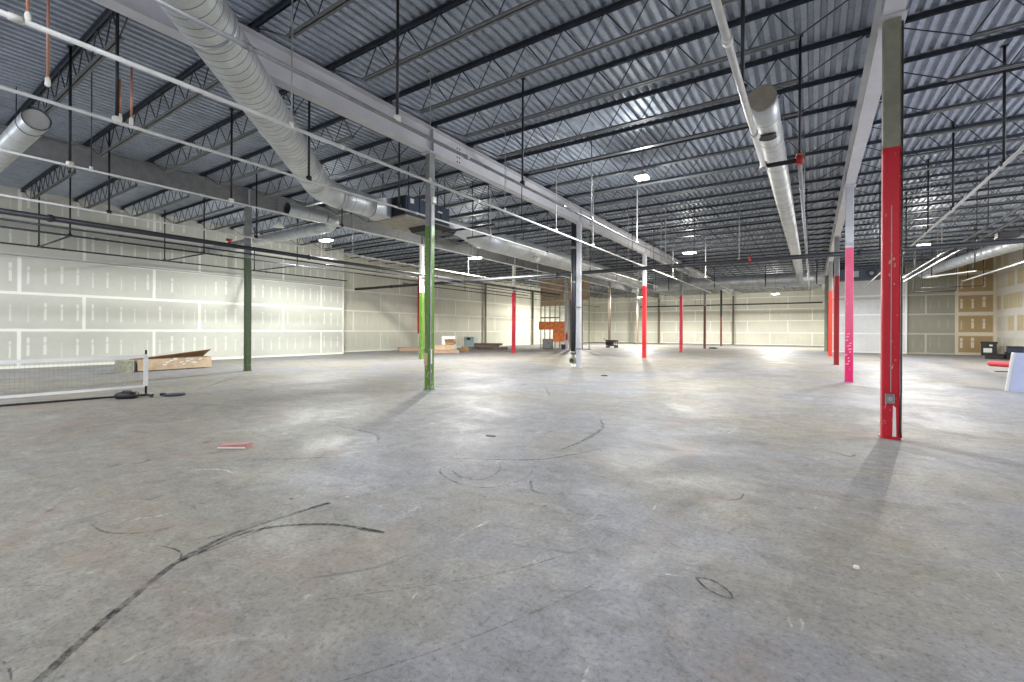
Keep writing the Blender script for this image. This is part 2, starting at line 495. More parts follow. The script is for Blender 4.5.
floor = struct(mb.build('floor', [M['floor'], M['rubber'], M['rubber_faint'], M['chalk']]))

# corrugated roof deck: flutes run along Y
mb = MB()
prof = []
x = XW_L - 0.2
while x < XW_R + 0.2:
    prof += [(x, ROOF + 0.050), (x + 0.055, ROOF + 0.050), (x + 0.072, ROOF), (x + 0.136, ROOF)]
    x += 0.153
mb.v += [(a, YW_B - 0.2, b) for a, b in prof] + [(a, YW_F + 0.2, b) for a, b in prof]
n = len(prof)
for i in range(n - 1):
    mb.face([i, i + 1, n + i + 1, n + i])
x0, x1 = prof[0][0], prof[-1][0]
b = len(mb.v)
mb.v += [(x0, YW_B - 0.2, ROOF + 0.15), (x1, YW_B - 0.2, ROOF + 0.15), (x1, YW_F + 0.2, ROOF + 0.15), (x0, YW_F + 0.2, ROOF + 0.15)]
mb.face([b, b + 1, b + 2, b + 3])
ceiling = struct(mb.build('ceiling', M['deck']))

def wall(name, x0, y0, x1, y1, z1, mat, z0=0.0):
    m_ = MB(); m_.box(x0, y0, z0, x1, y1, z1)
    return struct(m_.build(name, mat))
wall('wall_left', XW_L - 0.2, YW_B, XW_L, YW_F, ROOF, M['wall_long'])
wall('wall_left_front', XW_L + 0.002, YW_B + 0.002, -20.60, 15.0, ROOF - 0.002, M['wall_left'])
wall('wall_far', XW_L, YW_F, XW_R, YW_F + 0.2, ROOF, M['wall_far'])
wall('wall_right', XW_R, YW_B, XW_R + 0.2, YW_F, ROOF, M['wall_right'])
wall('wall_back', XW_L, YW_B - 0.2, XW_R, YW_B, ROOF, M['wall_plain'])
wall('wall_far_right', 0.95, 35.55, 4.64, 35.70, 4.72, M['wall_white'])
wall('wall_far_right_grey', 4.642, 36.0, 6.86, 36.15, ROOF - 0.05, M['wall_grey'])
wall('wall_far_right_brown', 6.862, 36.0, XW_R - 0.002, 36.15, ROOF - 0.05, M['wall_brown'])
wall('wall_far_right_side', 0.95, 35.702, 1.10, YW_F - 0.002, 4.72, M['wall_white'])
wall('wall_far_right_return', 4.50, 35.702, 4.64, 36.15, 4.72, M['wall_white'])
mb = MB(); mb.box(-20.60, 14.93, 0, -20.585, 15.012, 4.9); mb.box(-20.66, 15.0, 0, -20.585, 15.012, 4.9)
struct(mb.build('trim_1', M['white']))
mb = MB(); mb.box(4.60, 35.53, 0, 4.70, 35.55, 4.72)
struct(mb.build('trim_2', M['white']))
# added out of view: door frames with glowing panes behind the two fill lights
M['fill_glass'] = emitter('added_glow_glass', (214, 222, 255), 1.6)
mb = MB()
mb.box(XW_R - 0.06, 7.45, 0, XW_R, 7.6, 3.55); mb.box(XW_R - 0.06, 13.6, 0, XW_R, 13.75, 3.55); mb.box(XW_R - 0.06, 7.6, 3.4, XW_R, 13.6, 3.55)
for yy in (9.6, 11.6): mb.box(XW_R - 0.05, yy - 0.04, 0, XW_R, yy + 0.04, 3.4)
d1 = struct(mb.build('added_door_1', M['steel_grey']))
mb = MB(); mb.box(XW_R - 0.03, 7.6, 0.02, XW_R - 0.005, 13.6, 3.4); mb.build('glow_pane', M['fill_glass'], d1)
mb = MB()
for xx in (-17.1, -13.0, -9.0, -5.0, -0.9): mb.box(xx - 0.07, YW_B, 0, xx + 0.07, YW_B + 0.06, 4.5)
mb.box(-17.1, YW_B, 4.4, -0.9, YW_B + 0.06, 4.55)
d2 = struct(mb.build('added_door_2', M['steel_grey']))
mb = MB(); mb.box(-17.0, YW_B + 0.005, 0.02, -1.0, YW_B + 0.03, 4.4); mb.build('glow_pane', M['fill_glass'], d2)
# conduit strip along the third taped joint of the left wall
mb = MB(); mb.box(-20.6, -1.0, 3.50, -20.56, 14.9, 3.55)
struct(mb.build('trim_3', M['pipe_pale']))

# ------------------------------------------------------------------ columns
def column(c, r, label, low, up, hz=3.44, w=0.17, extras=None):
    x, y = CX - c * SX, CY + r * SY
    t = thing('steel_column', label, 'column', (x, y, 0), group='steel roof columns')
    hh = w / 2
    cc = 0.014
    def ring(z):
        return [(-hh + cc, -hh, z), (hh - cc, -hh, z), (hh, -hh + cc, z), (hh, hh - cc, z), (hh - cc, hh, z), (-hh + cc, hh, z), (-hh, hh - cc, z), (-hh, -hh + cc, z)]
    top = 4.955 if r < 6 else 4.9
    m_ = MB()
    if hz:
        m_.loft([ring(0.012), ring(hz)], 0); m_.loft([ring(hz), ring(top)], 1)
    else:
        m_.loft([ring(0.012), ring(top)], 0)
    m_.build('shaft', [low, up], t)
    m_ = MB(); m_.rbox(-hh - 0.015, -hh - 0.015, 0, hh + 0.015, hh + 0.015, 0.02, 0.006)
    m_.build('base_plate', low, t)
    m_ = MB(); m_.box(-0.13, -hh - 0.07, top, 0.13, hh + 0.07, top + 0.018)
    m_.build('cap_plate', M['upper_pale'], t)
    return t

a1 = column(0, 0, 'nearest column, bright red below olive, with a grey socket box near its foot', M['p_red'], M['upper_olive'], w=0.165)
m_ = MB(); m_.rbox(-0.055, -0.125, 0.42, 0.03, -0.0825, 0.53, 0.006)
ob = m_.build('socket_box', M['steel_grey'], a1)
m_ = MB(); m_.tube([(-0.012, -0.128, 0.475), (-0.012, -0.1245, 0.475)], 0.024, 14); m_.build('cover_plate', M['pipe_pale'], ob)
m_ = MB(); m_.tube([(0.094, -0.072, 0.02), (0.090, -0.074, 0.12), (0.094, -0.07, 0.6), (0.093, -0.07, 4.9)], 0.010, 8)
m_.build('conduit', M['p_dark'], a1)
m_ = MB(); m_.box(-0.006, -0.088, 0.55, 0.002, -0.0825, 2.75); m_.build('wire', M['pipe_pale'], a1)
m_ = MB(); m_.hexa([(0.014, -0.0875, 0.03), (0.05, -0.0875, 0.03), (0.05, -0.0825, 0.03), (0.014, -0.0825, 0.03), (0.02, -0.0875, 0.40), (0.045, -0.0875, 0.37), (0.045, -0.0825, 0.37), (0.02, -0.0825, 0.40)])
m_.build('bare_strip', M['white'], a1)
m_ = MB()
for dx, dz, ww, hh_ in ((-0.03, 2.06, 0.035, 0.05), (0.005, 2.10, 0.03, 0.035), (0.02, 2.02, 0.02, 0.05), (-0.005, 2.14, 0.012, 0.06), (-0.012, 2.33, 0.012, 0.02), (-0.01, 2.46, 0.010, 0.05), (0.03, 0.92, 0.02, 0.02), (-0.02, 0.86, 0.022, 0.015)):
    m_.hexa([(dx, -0.0845, dz), (dx + ww, -0.0845, dz + 0.01), (dx + ww, -0.0827, dz + 0.01), (dx, -0.0827, dz), (dx + ww * .3, -0.0845, dz + hh_), (dx + ww * .8, -0.0845, dz + hh_ * .9), (dx + ww * .8, -0.0827, dz + hh_ * .9), (dx + ww * .3, -0.0827, dz + hh_)])
m_.build('pale_scuffs', M['card_red'], a1)
a2 = column(0, 1, 'pink column with white brush strokes near its foot, behind the nearest red one', M['p_pink'], M['upper_pale'], 3.40)
m_ = MB()
for k in range(11):
    z = 0.45 + k * 0.075 + random.uniform(-.01, .01)
    a = random.uniform(-0.08, 0.02); bq = a + random.uniform(0.03, 0.07)
    m_.hexa([(a, -0.0885, z), (bq, -0.0885, z + 0.012), (bq, -0.085, z + 0.012), (a, -0.085, z), (a, -0.0885, z + 0.016), (bq, -0.0885, z + 0.026), (bq, -0.085, z + 0.026), (a, -0.085, z + 0.016)])
m_.build('brush_strokes', M['fitting'], a2)
column(0, 2, 'dark red column with a white mark at its foot, just left of the pink one', M['p_deepred'], M['upper_grey'])
column(0, 3, 'orange red column standing before the dark wall end, left of the dark red one', M['p_orange'], M['upper_grey'])
column(0, 4, 'plain dark grey column against the end of the bright white partition', M['upper_olive'], M['upper_olive'], None, w=0.26)
b1 = column(1, 0, 'green column with chipped paint and beige patch, below the pale roof girder', M['p_green'], M['upper_grey'], w=0.15)
m_ = MB(); m_.box(-0.079, -0.079, 0.52, 0.02, -0.0752, 0.78); m_.build('bare_patch', M['card'], b1)
m_ = MB(); m_.box(0.0752, -0.05, 0.55, 0.079, 0.0, 0.86); m_.build('white_tape', M['white'], b1)
m_ = MB(); m_.tube([(0.09, -0.06, 0.03), (0.092, -0.06, 0.8), (0.088, -0.06, 3.9)], 0.012, 8); m_.build('conduit', M['pipe_pale'], b1)
m_ = MB(); m_.rbox(0.076, -0.06, 3.92, 0.14, 0.05, 4.04, 0.01); m_.build('junction_box', M['fitting'], b1)
b2 = column(1, 1, 'pale grey column with a thick black riser pipe strapped to its left side', M['upper_pale'], M['upper_pale'], None, w=0.15)
for z in (0.62, 2.05, 4.3):
    m_ = MB(); m_.box(-0.09, -0.09, z, 0.09, 0.09, z + 0.05); m_.build('strap', M['steel_grey'], b2)
column(1, 2, 'bright red column with white top, third along the pale girder after the green one', M['p_bright'], M['upper_pale'])
column(1, 3, 'red column with grey top, fourth along the pale girder after the green one', M['p_crim'], M['upper_grey'])
column(1, 4, 'thin brown column on the far floor, between the last red one and a black one', M['p_redbrown'], M['upper_grey'], 3.2, w=0.16)
column(1, 5, 'black topped column with reddish foot near the far wall', M['p_redbrown'], M['black'], 2.6, w=0.16)
column(1, 6, 'pale brown column set in the far wall, right of the black topped one', M['p_brown'], M['p_brown'], None, w=0.16)
column(2, 0, 'dark green column in front of the left wall, right of the long cardboard box', M['p_green_d'], M['upper_grey'], 3.40, w=0.16)
column(2, 1, 'pale green column with white top, half hidden behind the large green one', M['p_green'], M['fitting'], 2.9, w=0.16)
column(2, 2, 'crimson column with white top, standing right of the dark plank heap', M['p_crim'], M['fitting'], w=0.17)
column(2, 3, 'dark brown column beside the orange boards of the stud frame', M['p_brown'], M['p_brown'], None, w=0.16)
column(2, 4, 'brown column directly behind the black utility cart', M['p_brown'], M['p_brown'], None, w=0.18)
column(2, 5, 'slim grey brown column just left of the third red girder column', M['p_brown'], M['upper_grey'], 2.6, w=0.15)
column(2, 6, 'pale brown column set in the far wall, between two red girder columns', M['p_brown'], M['p_brown'], None, w=0.18)
for r_, lab, lo_, up_, hz_ in ((2, 'column in the long left wall, red upper half showing beside the green columns', M['fitting'], M['p_crim'], 1.05),
                               (3, 'stained grey column flush in the left wall behind the plank heap', M['upper_olive'], M['p_brown'], 2.4),
                               (4, 'dark brown column in the left wall, left of the stud frame', M['p_brown'], M['p_dark'], 2.4),
                               (5, 'dark column in the left wall seen through the stud frame', M['p_dark'], M['p_dark'], None)):
    column(3, r_, lab, lo_, up_, hz_, w=0.15)

# riser beside the pale column
t = thing('riser_pipe', 'thick black vertical riser with a round valve near the floor beside pale column', 'pipe', (CX - SX - 0.19, CY + SY - 0.03, 0))
m_ = MB(); m_.tube([(0, 0, 0.45), (0, 0, 5.0)], 0.085, 16); m_.build('riser', M['pipe_dark'], t)
m_ = MB(); m_.tube([(0, 0, 0.0), (0, 0, 0.04), (0, 0, 0.04), (0, 0, 0.14)], 0.06, 14, rs=[0.09, 0.09, 0.06, 0.06]); m_.build('floor_flange', M['fitting'], t)
m_ = MB(); m_.tube([(0, 0.04, 0.24), (0, -0.10, 0.24)], 0.11, 20); m_.tube([(0, 0, 0.13), (0, 0, 0.46)], 0.06, 12); m_.build('valve_body', M['upper_olive'], t)
m_ = MB(); m_.tube([(0, -0.101, 0.24), (0, -0.112, 0.24)], 0.07, 18); m_.build('valve_cover', M['pipe_dark'], t)
for z in (0.47, 2.9, 4.1):
    m_ = MB(); m_.tube([(0, 0, z), (0, 0, z + 0.09)], 0.1, 16); m_.build('coupling', M['steel_grey'], t)

# ------------------------------------------------------------------ girders
def girder(c, label):
    x = CX - c * SX
    z0, z1, fw = 4.975, 5.50, 0.105
    t = thing('roof_girder', label, 'girder', (x, YW_B + 0.01, 0), group='steel roof girders')
    L = YW_F - YW_B - 0.02
    m_ = MB()
    m_.box(-fw, 0, z0, fw, L, z0 + 0.02); m_.box(-fw, 0, z1 - 0.02, fw, L, z1); m_.box(-0.008, 0, z0 + 0.02, 0.008, L, z1 - 0.02)
    m_.build('beam', M['girder' if c < 2 else 'upper_grey'], t)
    for r_ in range(0, 6):
        yy = CY + r_ * SY - YW_B - 0.01
        m_ = MB()
        for s in (-1, 1):
            m_.box(min(s * 0.008, s * fw * 0.95), yy - 0.006, z0 + 0.02, max(s * 0.008, s * fw * 0.95), yy + 0.006, z1 - 0.02)
        m_.build('stiffener', M['girder'], t)
        m_ = MB()
        for k in range(4):
            for j in range(2):
                for s in (-1, 1):
                    m_.tube([(s * 0.008, yy + 0.85 + 0.08 * j, z0 + 0.1 + 0.1 * k), (s * 0.024, yy + 0.85 + 0.08 * j, z0 + 0.1 + 0.1 * k)], 0.016, 6)
        m_.build('splice_bolts', M['black'], t)
    return t
girder(0, 'pale girder over the red and pink columns, white underside running away from the camera')
girder(1, 'long pale girder crossing the ceiling above the green column')
girder(2, 'grey girder above the dark green column, nearest the left wall')

# ------------------------------------------------------------------ bar joists
JZ = ROOF - 0.01
def make_joist(L):
    t = thing('roof_joist', '', 'joist')
    D = 0.49
    m_ = MB()
    for s in (-1, 1):   # two angles back to back
        m_.box(0.0, min(s * 0.012, s * 0.058), -0.008, L, max(s * 0.012, s * 0.058), 0.0)
        m_.box(0.0, min(s * 0.012, s * 0.019), -0.056, L, max(s * 0.012, s * 0.019), -0.008)
    for xx in (0.0, L - 0.14):
        m_.box(xx, -0.05, -0.088, xx + 0.14, 0.05, -0.056)
    m_.build('top_chord', M['joist'], t)
    e = 0.92
    m_ = MB()
    for s in (-1, 1):
        m_.box(e, min(s * 0.011, s * 0.046), -D, L - e, max(s * 0.011, s * 0.046), -D + 0.007)
        m_.box(e, min(s * 0.011, s * 0.018), -D + 0.007, L - e, max(s * 0.011, s * 0.018), -D + 0.045)
    m_.build('bottom_chord', M['joist_low_lit'], t)
    m_ = MB()
    n = 18
    p = (L - 2 * e) / (n // 2)
    pts = [(0.12, -0.05)]
    for i in range(n // 2):
        pts += [(e + p * i + 0.02, -D + 0.02), (e + p * (i + 0.5), -0.03)]
    pts += [(L - e - 0.02, -D + 0.02), (L - 0.12, -0.05)]
    for (xa, za), (xb, zb) in zip(pts[:-1], pts[1:]):
        m_.tube([(xa, 0, za), (xb, 0, zb)], 0.0095, 5, smooth=False)
    m_.build('web', M['joist'], t)
    return t
JS = SY / 6
proto = make_joist(SX - 0.02)
proto_short = None
ORD = ['level with', 'first beyond', 'second beyond', 'third beyond', 'fourth beyond', 'fifth beyond']
NB = {0: ('right bay', ['the nearest red column', 'the pink column', 'the dark red column', 'the orange red column', 'the partition end column', '', '']),
      1: ('middle bay', ['the chipped green column', 'the pale column with black riser', 'the bright red column', 'the crimson grey topped column', 'the thin brown column', 'the black topped column', 'the far wall column']),
      2: ('left middle bay', ['the dark green column', 'the pale green column', 'the crimson column', 'the dark brown column', 'the brown column behind the cart', 'the slim grey brown column', 'the far wall column']),
      3: ('leftmost bay', ['the dark green column', 'the pale green column', 'the crimson column', 'the dark brown column', 'the brown column behind the cart', 'the slim grey brown column', 'the far wall column'])}
first = True
BACK = ['one', 'two', 'three', 'four', 'five', 'six', 'seven']
for bay in range(4):
    x0 = CX - SX * bay + 0.01
    for k in range(-6, 36):
        y = CY + k * JS
        if bay == 0 and y > 40: continue
        x_start = x0 if bay else x0
        xs = x0 if bay == 0 else CX - SX * bay + 0.01
        # a bay runs from its left girder line to its right one
        xs = {0: CX, 1: CX - SX, 2: CX - 2 * SX, 3: CX - 3 * SX}[bay] + 0.01
        if bay == 3 and y < 15.2:
            xs = -20.59
            if proto_short is None:
                proto_short = o = make_joist(CX - 2 * SX - 0.01 - xs)
            else:
                o = copy_thing(proto_short, (0, 0, 0))
        else:
            o = proto if first else copy_thing(proto, (0, 0, 0))
            first = False
        o.location = (xs, y, JZ)
        nm, lm = NB[bay]
        if k < 0:
            o['label'] = 'dark roof joist of the %s, %s nearer than %s' % (nm, BACK[-k - 1], lm[0])
        else:
            o['label'] = 'dark roof joist of the %s, %s %s' % (nm, ORD[k % 6], lm[k // 6])
        o['group'] = 'open web joists of the ' + nm

# ------------------------------------------------------------------ ducts
def ringpath(pts, step):
    """resample a polyline"""
    out = [Vector(pts[0])]
    for a, b in zip(pts[:-1], pts[1:]):
        a, b = Vector(a), Vector(b)
        n = max(1, int((b - a).length / step))
        out += [a.lerp(b, (i + 1) / n) for i in range(n)]
    return out
def spiral(pts, r, step, parent, name='spiral_duct', closed_start=True, n=32, lip=0.0012, hollow=False):
    path = ringpath(pts, step)
    P, RS, MI = [], [], []
    for i, p in enumerate(path):
        if i == 0 or i == len(path) - 1:
            P.append(p); RS.append(r); MI.append(0); continue
        t = (path[i + 1] - path[i - 1]).normalized()
        for d, q in ((-0.03, 0), (-0.006, lip), (0.006, lip), (0.03, 0)):
            P.append(p + t * d); RS.append(r + q); MI.append(1 if q else 0)
    MI = []
    for a, b in zip(RS[:-1], RS[1:]):
        MI.append(1 if (a > r + lip * .5 and b > r + lip * .5) else 0)
    m_ = MB(); m_.tube(P, r, n, smooth=True, rs=RS, mats=MI, cap=not hollow)
    return m_.build(name, [M['duct'], M['seam']], parent)
def band(p, t, r, parent, wd=0.07, name='joint_band', mat='duct', n=32):
    p, t = Vector(p), Vector(t).normalized()
    m_ = MB(); m_.tube([p - t * wd / 2, p + t * wd / 2], r, n)
    return m_.build(name, M[mat], parent)

# 1: large diagonal spiral duct, upper left, elbowing into the air handler
dg = Vector((-0.712, 0.702, 0))
t = thing('supply_duct', 'large spiral duct slanting across upper left ceiling to the air handler', 'duct')
pA = Vector((-4.2, 1.02, 4.55)); pB = pA + dg * 6.9
spiral([pA, pB], 0.285, 0.14, t)
for q in (1.75, 4.2, 6.3):
    band(pA + dg * q, dg, 0.296, t)
pC = Vector((-9.62, 7.05, 4.5))
m_ = MB()
arc = []
p1, p2 = pB, Vector((-9.62, 6.85, 4.5))
ctrl = Vector((-9.60, 6.30, 4.53))
for i in range(9):
    u = i / 8
    arc.append(p1 * (1 - u) ** 2 + ctrl * 2 * u * (1 - u) + p2 * u * u)
m_.tube(arc, 0.29, 32)
m_.build('elbow', M['duct'], t)
spiral([p2, Vector((-9.58, 7.75, 4.47))], 0.285, 0.3, t)
band((-9.62, 6.87, 4.5), (0, 1, 0), 0.298, t)
m_ = MB(); n = 32
def sq(yy, hx, hz):
    out = []
    for k in range(n):
        a = 2 * math.pi * k / n; c, s = math.cos(a), math.sin(a); q = max(abs(c), abs(s))
        out.append((-9.58 + c / q * hx, yy, 4.46 + s / q * hz))
    return out
m_.loft([[(-9.58 + 0.285 * math.cos(2 * math.pi * k / n), 7.75, 4.46 + 0.285 * math.sin(2 * math.pi * k / n)) for k in range(n)], sq(8.03, 0.31, 0.25), sq(8.195, 0.31, 0.25)], 0)
m_.build('square_transition', M['duct'], t)
for q in (2.1, 5.2):
    p = pA + dg * q
    m_ = MB(); m_.tube([(p.x, p.y, p.z + 0.25), (p.x, p.y, ROOF - 0.05)], 0.008, 6); m_.build('hanger_wire', M['pipe_dark'], t)

# air handler
t = thing('air_handler', 'blue and tan air handler hung left of the green column', 'air handler', (-9.35, 9.3, 0))
m_ = MB(); m_.box(-0.55, -1.06, 4.25, 0.57, 0.62, 4.76); m_.build('casing', M['hvac_blue'], t)
m_ = MB(); m_.box(-0.75, -1.08, 4.20, 0.60, 0.64, 4.248); m_.build('bottom_pan', M['hvac_tan'], t)
for a, bq in ((-1.0, -0.62), (-0.58, -0.2), (-0.16, 0.2), (0.24, 0.58)):
    m_ = MB(); m_.rbox(0.571, a, 4.28, 0.592, bq, 4.74, 0.008); p = m_.build('access_panel', M['hvac_blue'], t)
m_ = MB(); m_.box(0.593, -0.92, 4.58, 0.598, -0.80, 4.70); m_.build('rating_plate', M['fitting'], t)
m_ = MB(); m_.box(0.593, 0.12, 4.56, 0.598, 0.30, 4.60); m_.build('label_strip', M['fitting'], t)
m_ = MB(); m_.box(-0.54, -1.095, 4.26, -0.32, -1.062, 4.74); m_.box(0.14, -1.095, 4.26, 0.5, -1.062, 4.74); m_.build('collar_frame', M['black'], t)
m_ = MB(); m_.hexa([(-0.3, 0.0, 4.06), (0.60, 0.0, 4.06), (0.60, 0.8, 4.06), (-0.3, 0.8, 4.06), (-0.35, -0.1, 4.198), (0.64, -0.1, 4.198), (0.64, 0.9, 4.198), (-0.35, 0.9, 4.198)])
m_.build('drain_box', M['black'], t)
for a, bq in ((-0.5, -0.9), (0.5, -0.9), (-0.5, 0.5), (0.5, 0.5)):
    m_ = MB(); m_.tube([(a, bq, 4.76), (a, bq, ROOF - 0.05)], 0.014, 6); m_.build('support_rod', M['black'], t)

# 2: long round return duct leaving the air handler towards the far wall
t = thing('main_duct', 'long round duct running back from the air handler above the middle columns', 'duct')
MZ, MR = 4.34, 0.35
spiral([(-9.2, 12.0, MZ), (-9.2, 28.6, MZ)], MR, 1.2, t, lip=0.003)
m_ = MB(); m_.loft([[(-9.2 + MR * math.cos(2 * math.pi * k / 32), 12.0, MZ + MR * math.sin(2 * math.pi * k / 32)) for k in range(32)],
                    [(-9.25 + 0.24 * math.cos(2 * math.pi * k / 32), 11.0, 4.44 + 0.24 * math.sin(2 * math.pi * k / 32)) for k in range(32)],
                    [(-9.28 + 0.22 * math.cos(2 * math.pi * k / 32), 10.0, 4.48 + 0.22 * math.sin(2 * math.pi * k / 32)) for k in range(32)]], 0, True)
m_.build('reducer', M['duct'], t)
m_ = MB(); m_.box(-9.22, 12.2, MZ - MR - 0.018, -9.16, 28.4, MZ - MR - 0.004); m_.build('lit_edge_strip', M['pipe_white'], t)  # white strip stands in for light along the duct's lower edge
m_ = MB(); m_.tube([(-8.93, 15.0, MZ - 0.25), (-8.76, 15.0, MZ - 0.36)], 0.07, 16, rs=[0.06, 0.1]); m_.build('air_nozzle', M['fitting'], t)
for yy in (13.5, 18.5, 23.5, 27.5):
    for sx in (-MR - 0.01, MR + 0.01):
        m_ = MB(); m_.tube([(-9.2 + sx, yy, MZ), (-9.2 + sx, yy, ROOF - 0.05)], 0.012, 6); m_.build('hanger_wire', M['pipe_dark'], t)

# 3: right-hand duct with capped near end
t = thing('capped_duct', 'round duct with closed near end, hung left of the red column girder', 'duct')
DX = -0.66
spiral([(DX, 7.95, 4.85), (DX, 31.4, 4.85)], 0.20, 0.62, t, lip=0.002)
m_ = MB(); m_.tube([(DX, 7.90, 4.85), (DX, 7.95, 4.85)], 0.194, 32); m_.build('end_cap', M['hvac_tan'], t)
m_ = MB(); m_.tube([(DX, 9.0, 4.69), (DX, 9.0, 4.615)], 0.13, 24, rs=[0.12, 0.135]); m_.build('tap_collar', M['black'], t)
for yy in (9.6, 14.5, 20.5, 26.0):
    m_ = MB(); m_.tube([(DX + 0.2 * math.cos(a), yy, 4.85 + 0.2 * math.sin(a)) for a in [math.pi * (1 + i / 10) for i in range(11)]], 0.006, 6)
    m_.tube([(DX - 0.2, yy, 4.85), (DX - 0.2, yy, ROOF - 0.04)], 0.006, 6); m_.tube([(DX + 0.2, yy, 4.85), (DX + 0.2, yy, ROOF - 0.04)], 0.006, 6)
    m_.build('strap', M['steel_grey'], t)
for yy in (16.0, 24.5):
    band((DX, yy, 4.85), (0, 1, 0), 0.205, t, 0.12)
m_ = MB(); m_.tube([(DX, 31.4, 4.85), (DX, 31.75, 4.82), (DX, 32.0, 4.66), (DX, 32.05, 4.1)], 0.19, 24); m_.build('drop_elbow', M['duct'], t)

# 4: big duct across the far end
t = thing('cross_duct', 'wide dark duct running across the hall under the far roof', 'duct')
spiral([(-9.6, 33.3, 4.56), (0.6, 33.3, 4.56)], 0.40, 1.2, t, lip=0.004)
m_ = MB(); m_.box(-9.4, 32.82, 4.08, 0.3, 32.89, 4.15); m_.build('support_rail', M['pipe_pale'], t)
for xx in (-8.5, -5.5, -2.5, 0.2):
    m_ = MB(); m_.tube([(xx, 32.86, 4.1), (xx, 32.86, ROOF - 0.03)], 0.025, 6); m_.build('support_post', M['black'], t)

# 5: left stub duct with open end, running to the left out of sight
def open_duct(p0, p1, r, parent, step=0.5, dmat='pipe_dark', deep=0.3):
    spiral([p0, p1], r, step, parent, hollow=True)
    p0, p1 = Vector(p0), Vector(p1); d = (p1 - p0).normalized()
    m_ = MB(); m_.tube([p0 + d * 0.002, p0 + d * 0.7], r - 0.012, 32, cap=False); m_.build('duct_lining', M['seam'], parent)
    m_ = MB(); m_.tube([p0 + d * deep, p0 + d * (deep + 0.02)], r - 0.013, 32); m_.build('mouth_disc', M[dmat], parent)  # disc whose tone sets how the inside of the mouth looks
t = thing('stub_duct', 'open ended round duct stub at the far left edge below the joists', 'duct')
open_duct((-10.35, 1.83, 4.6), (-20.5, 1.83, 4.6), 0.175, t, 1.0, 'pipe_white', 0.05)  # pale disc paints the bright inside of this duct
band((-10.72, 1.83, 4.6), (1, 0, 0), 0.18, t, 0.025, mat='pipe_dark')
for xx in (-11.8, -15.5, -18.5):
    m_ = MB(); m_.tube([(xx, 1.83, 4.76), (xx, 1.83, ROOF - 0.06)], 0.008, 6); m_.build('hanger_wire', M['pipe_dark'], t)
# 6: short duct with dark round mouth
t = thing('outlet_duct', 'short round duct with dark open mouth above the dark green column', 'duct')
open_duct((-12.05, 6.95, 4.58), (-12.05, 8.1, 4.58), 0.175, t, 0.4)
spiral([(-12.05, 8.1, 4.58), (-12.2, 8.5, 4.56), (-12.7, 8.7, 4.5), (-20.5, 8.7, 4.5)], 0.17, 0.5, t)
for xx in (-13.5, -17.0):
    m_ = MB(); m_.tube([(xx, 8.7, 4.66), (xx, 8.7, ROOF - 0.06)], 0.008, 6); m_.build('hanger_wire', M['pipe_dark'], t)
t = thing('diffuser_hood', 'small pale metal hood on a slanted tube beneath the dark mouthed duct', 'hood')
m_ = MB(); m_.tube([(-12.9, 7.2, 4.38), (-12.9, 7.2, 4.22)], 0.1, 16, rs=[0.06, 0.15]); m_.build('hood_cone', M['fitting'], t)
m_ = MB(); m_.tube([(-12.9, 7.2, 4.38), (-12.9, 7.2, ROOF)], 0.012, 8); m_.build('hanger_wire', M['steel_grey'], t)

# 7: silver duct along the top of the right wall
t = thing('wall_duct', 'silver flexible duct along the top of the brown right wall', 'duct')
spiral([(5.15, 34.2, 4.62), (5.6, 30.5, 4.62), (6.1, 26.5, 4.62), (6.7, 22.0, 4.62)], 0.24, 0.5, t, lip=0.01)
m_ = MB(); m_.tube([(5.2, 32.6, 4.42), (5.2, 32.6, 4.24), (5.2, 32.6, 4.2)], 0.3, 20, rs=[0.16, 0.34, 0.34]); m_.build('diffuser', M['fitting'], t)
for yy, xx in ((32.0, 5.42), (27.5, 5.98), (23.5, 6.5)):
    m_ = MB(); m_.tube([(xx, yy, 4.8), (xx, yy, ROOF - 0.05)], 0.012, 6); m_.build('hanger_wire', M['pipe_dark'], t)
# unit above the white partition
t = thing('fan_unit', 'dark blue fan unit above the white partition behind the pink column', 'fan unit', (2.3, 34.6, 0))
m_ = MB(); m_.box(-1.0, -0.4, 4.45, 1.05, 0.5, 5.1); m_.build('casing', M['hvac_blue'], t)
m_ = MB(); m_.box(-0.25, -0.43, 4.6, 0.0, -0.401, 4.95); m_.build('panel', M['pipe_pale'], t)
m_ = MB(); m_.tube([(0.6, -0.401, 4.78), (0.6, -0.46, 4.78)], 0.27, 24); fr = m_.build('fan_ring', M['black'], t)
m_ = MB(); m_.tube([(0.6, -0.461, 4.78), (0.6, -0.49, 4.78)], 0.1, 18); m_.build('fan_hub', M['steel_grey'], fr)
for xx in (-0.9, 0.95):
    m_ = MB(); m_.tube([(xx, 0, 5.1), (xx, 0, ROOF - 0.05)], 0.02, 6); m_.build('support_rod', M['black'], t)

# ------------------------------------------------------------------ sprinkler pipes and rods
def run(name, label, a, b, r, mat, group=None, couple=None, cat='pipe', cmat=None):
    t = thing(name, label, cat, group=group)
    m_ = MB(); m_.tube([a, b], r, 10); m_.build('pipe_run', M[mat], t)
    if couple:
        a_, b_ = Vector(a), Vector(b); d = (b_ - a_).normalized(); L = (b_ - a_).length
        q = couple * 0.6
        while q < L:
            m_ = MB(); m_.tube([a_ + d * (q - 0.04), a_ + d * (q + 0.04)], r * 1.35, 10); m_.build('coupling', M[cmat or mat], t)
            q += couple
    return t
Z = 3.77
G = 'sprinkler branch pipes along the hall'
run('sprinkler_pipe', 'pale pipe alongside the pale girder, passing just in front of it', (-4.17, 0.2, Z - 0.02), (-4.17, 31.0, Z + 0.0), 0.022, 'steel_grey', G, 3.05)
run('sprinkler_pipe', 'white pipe from upper left edge crossing in front of the green column', (-5.40, -1.0, Z), (-5.40, 31.0, Z - 0.03), 0.023, 'pipe_white', G, 3.05)
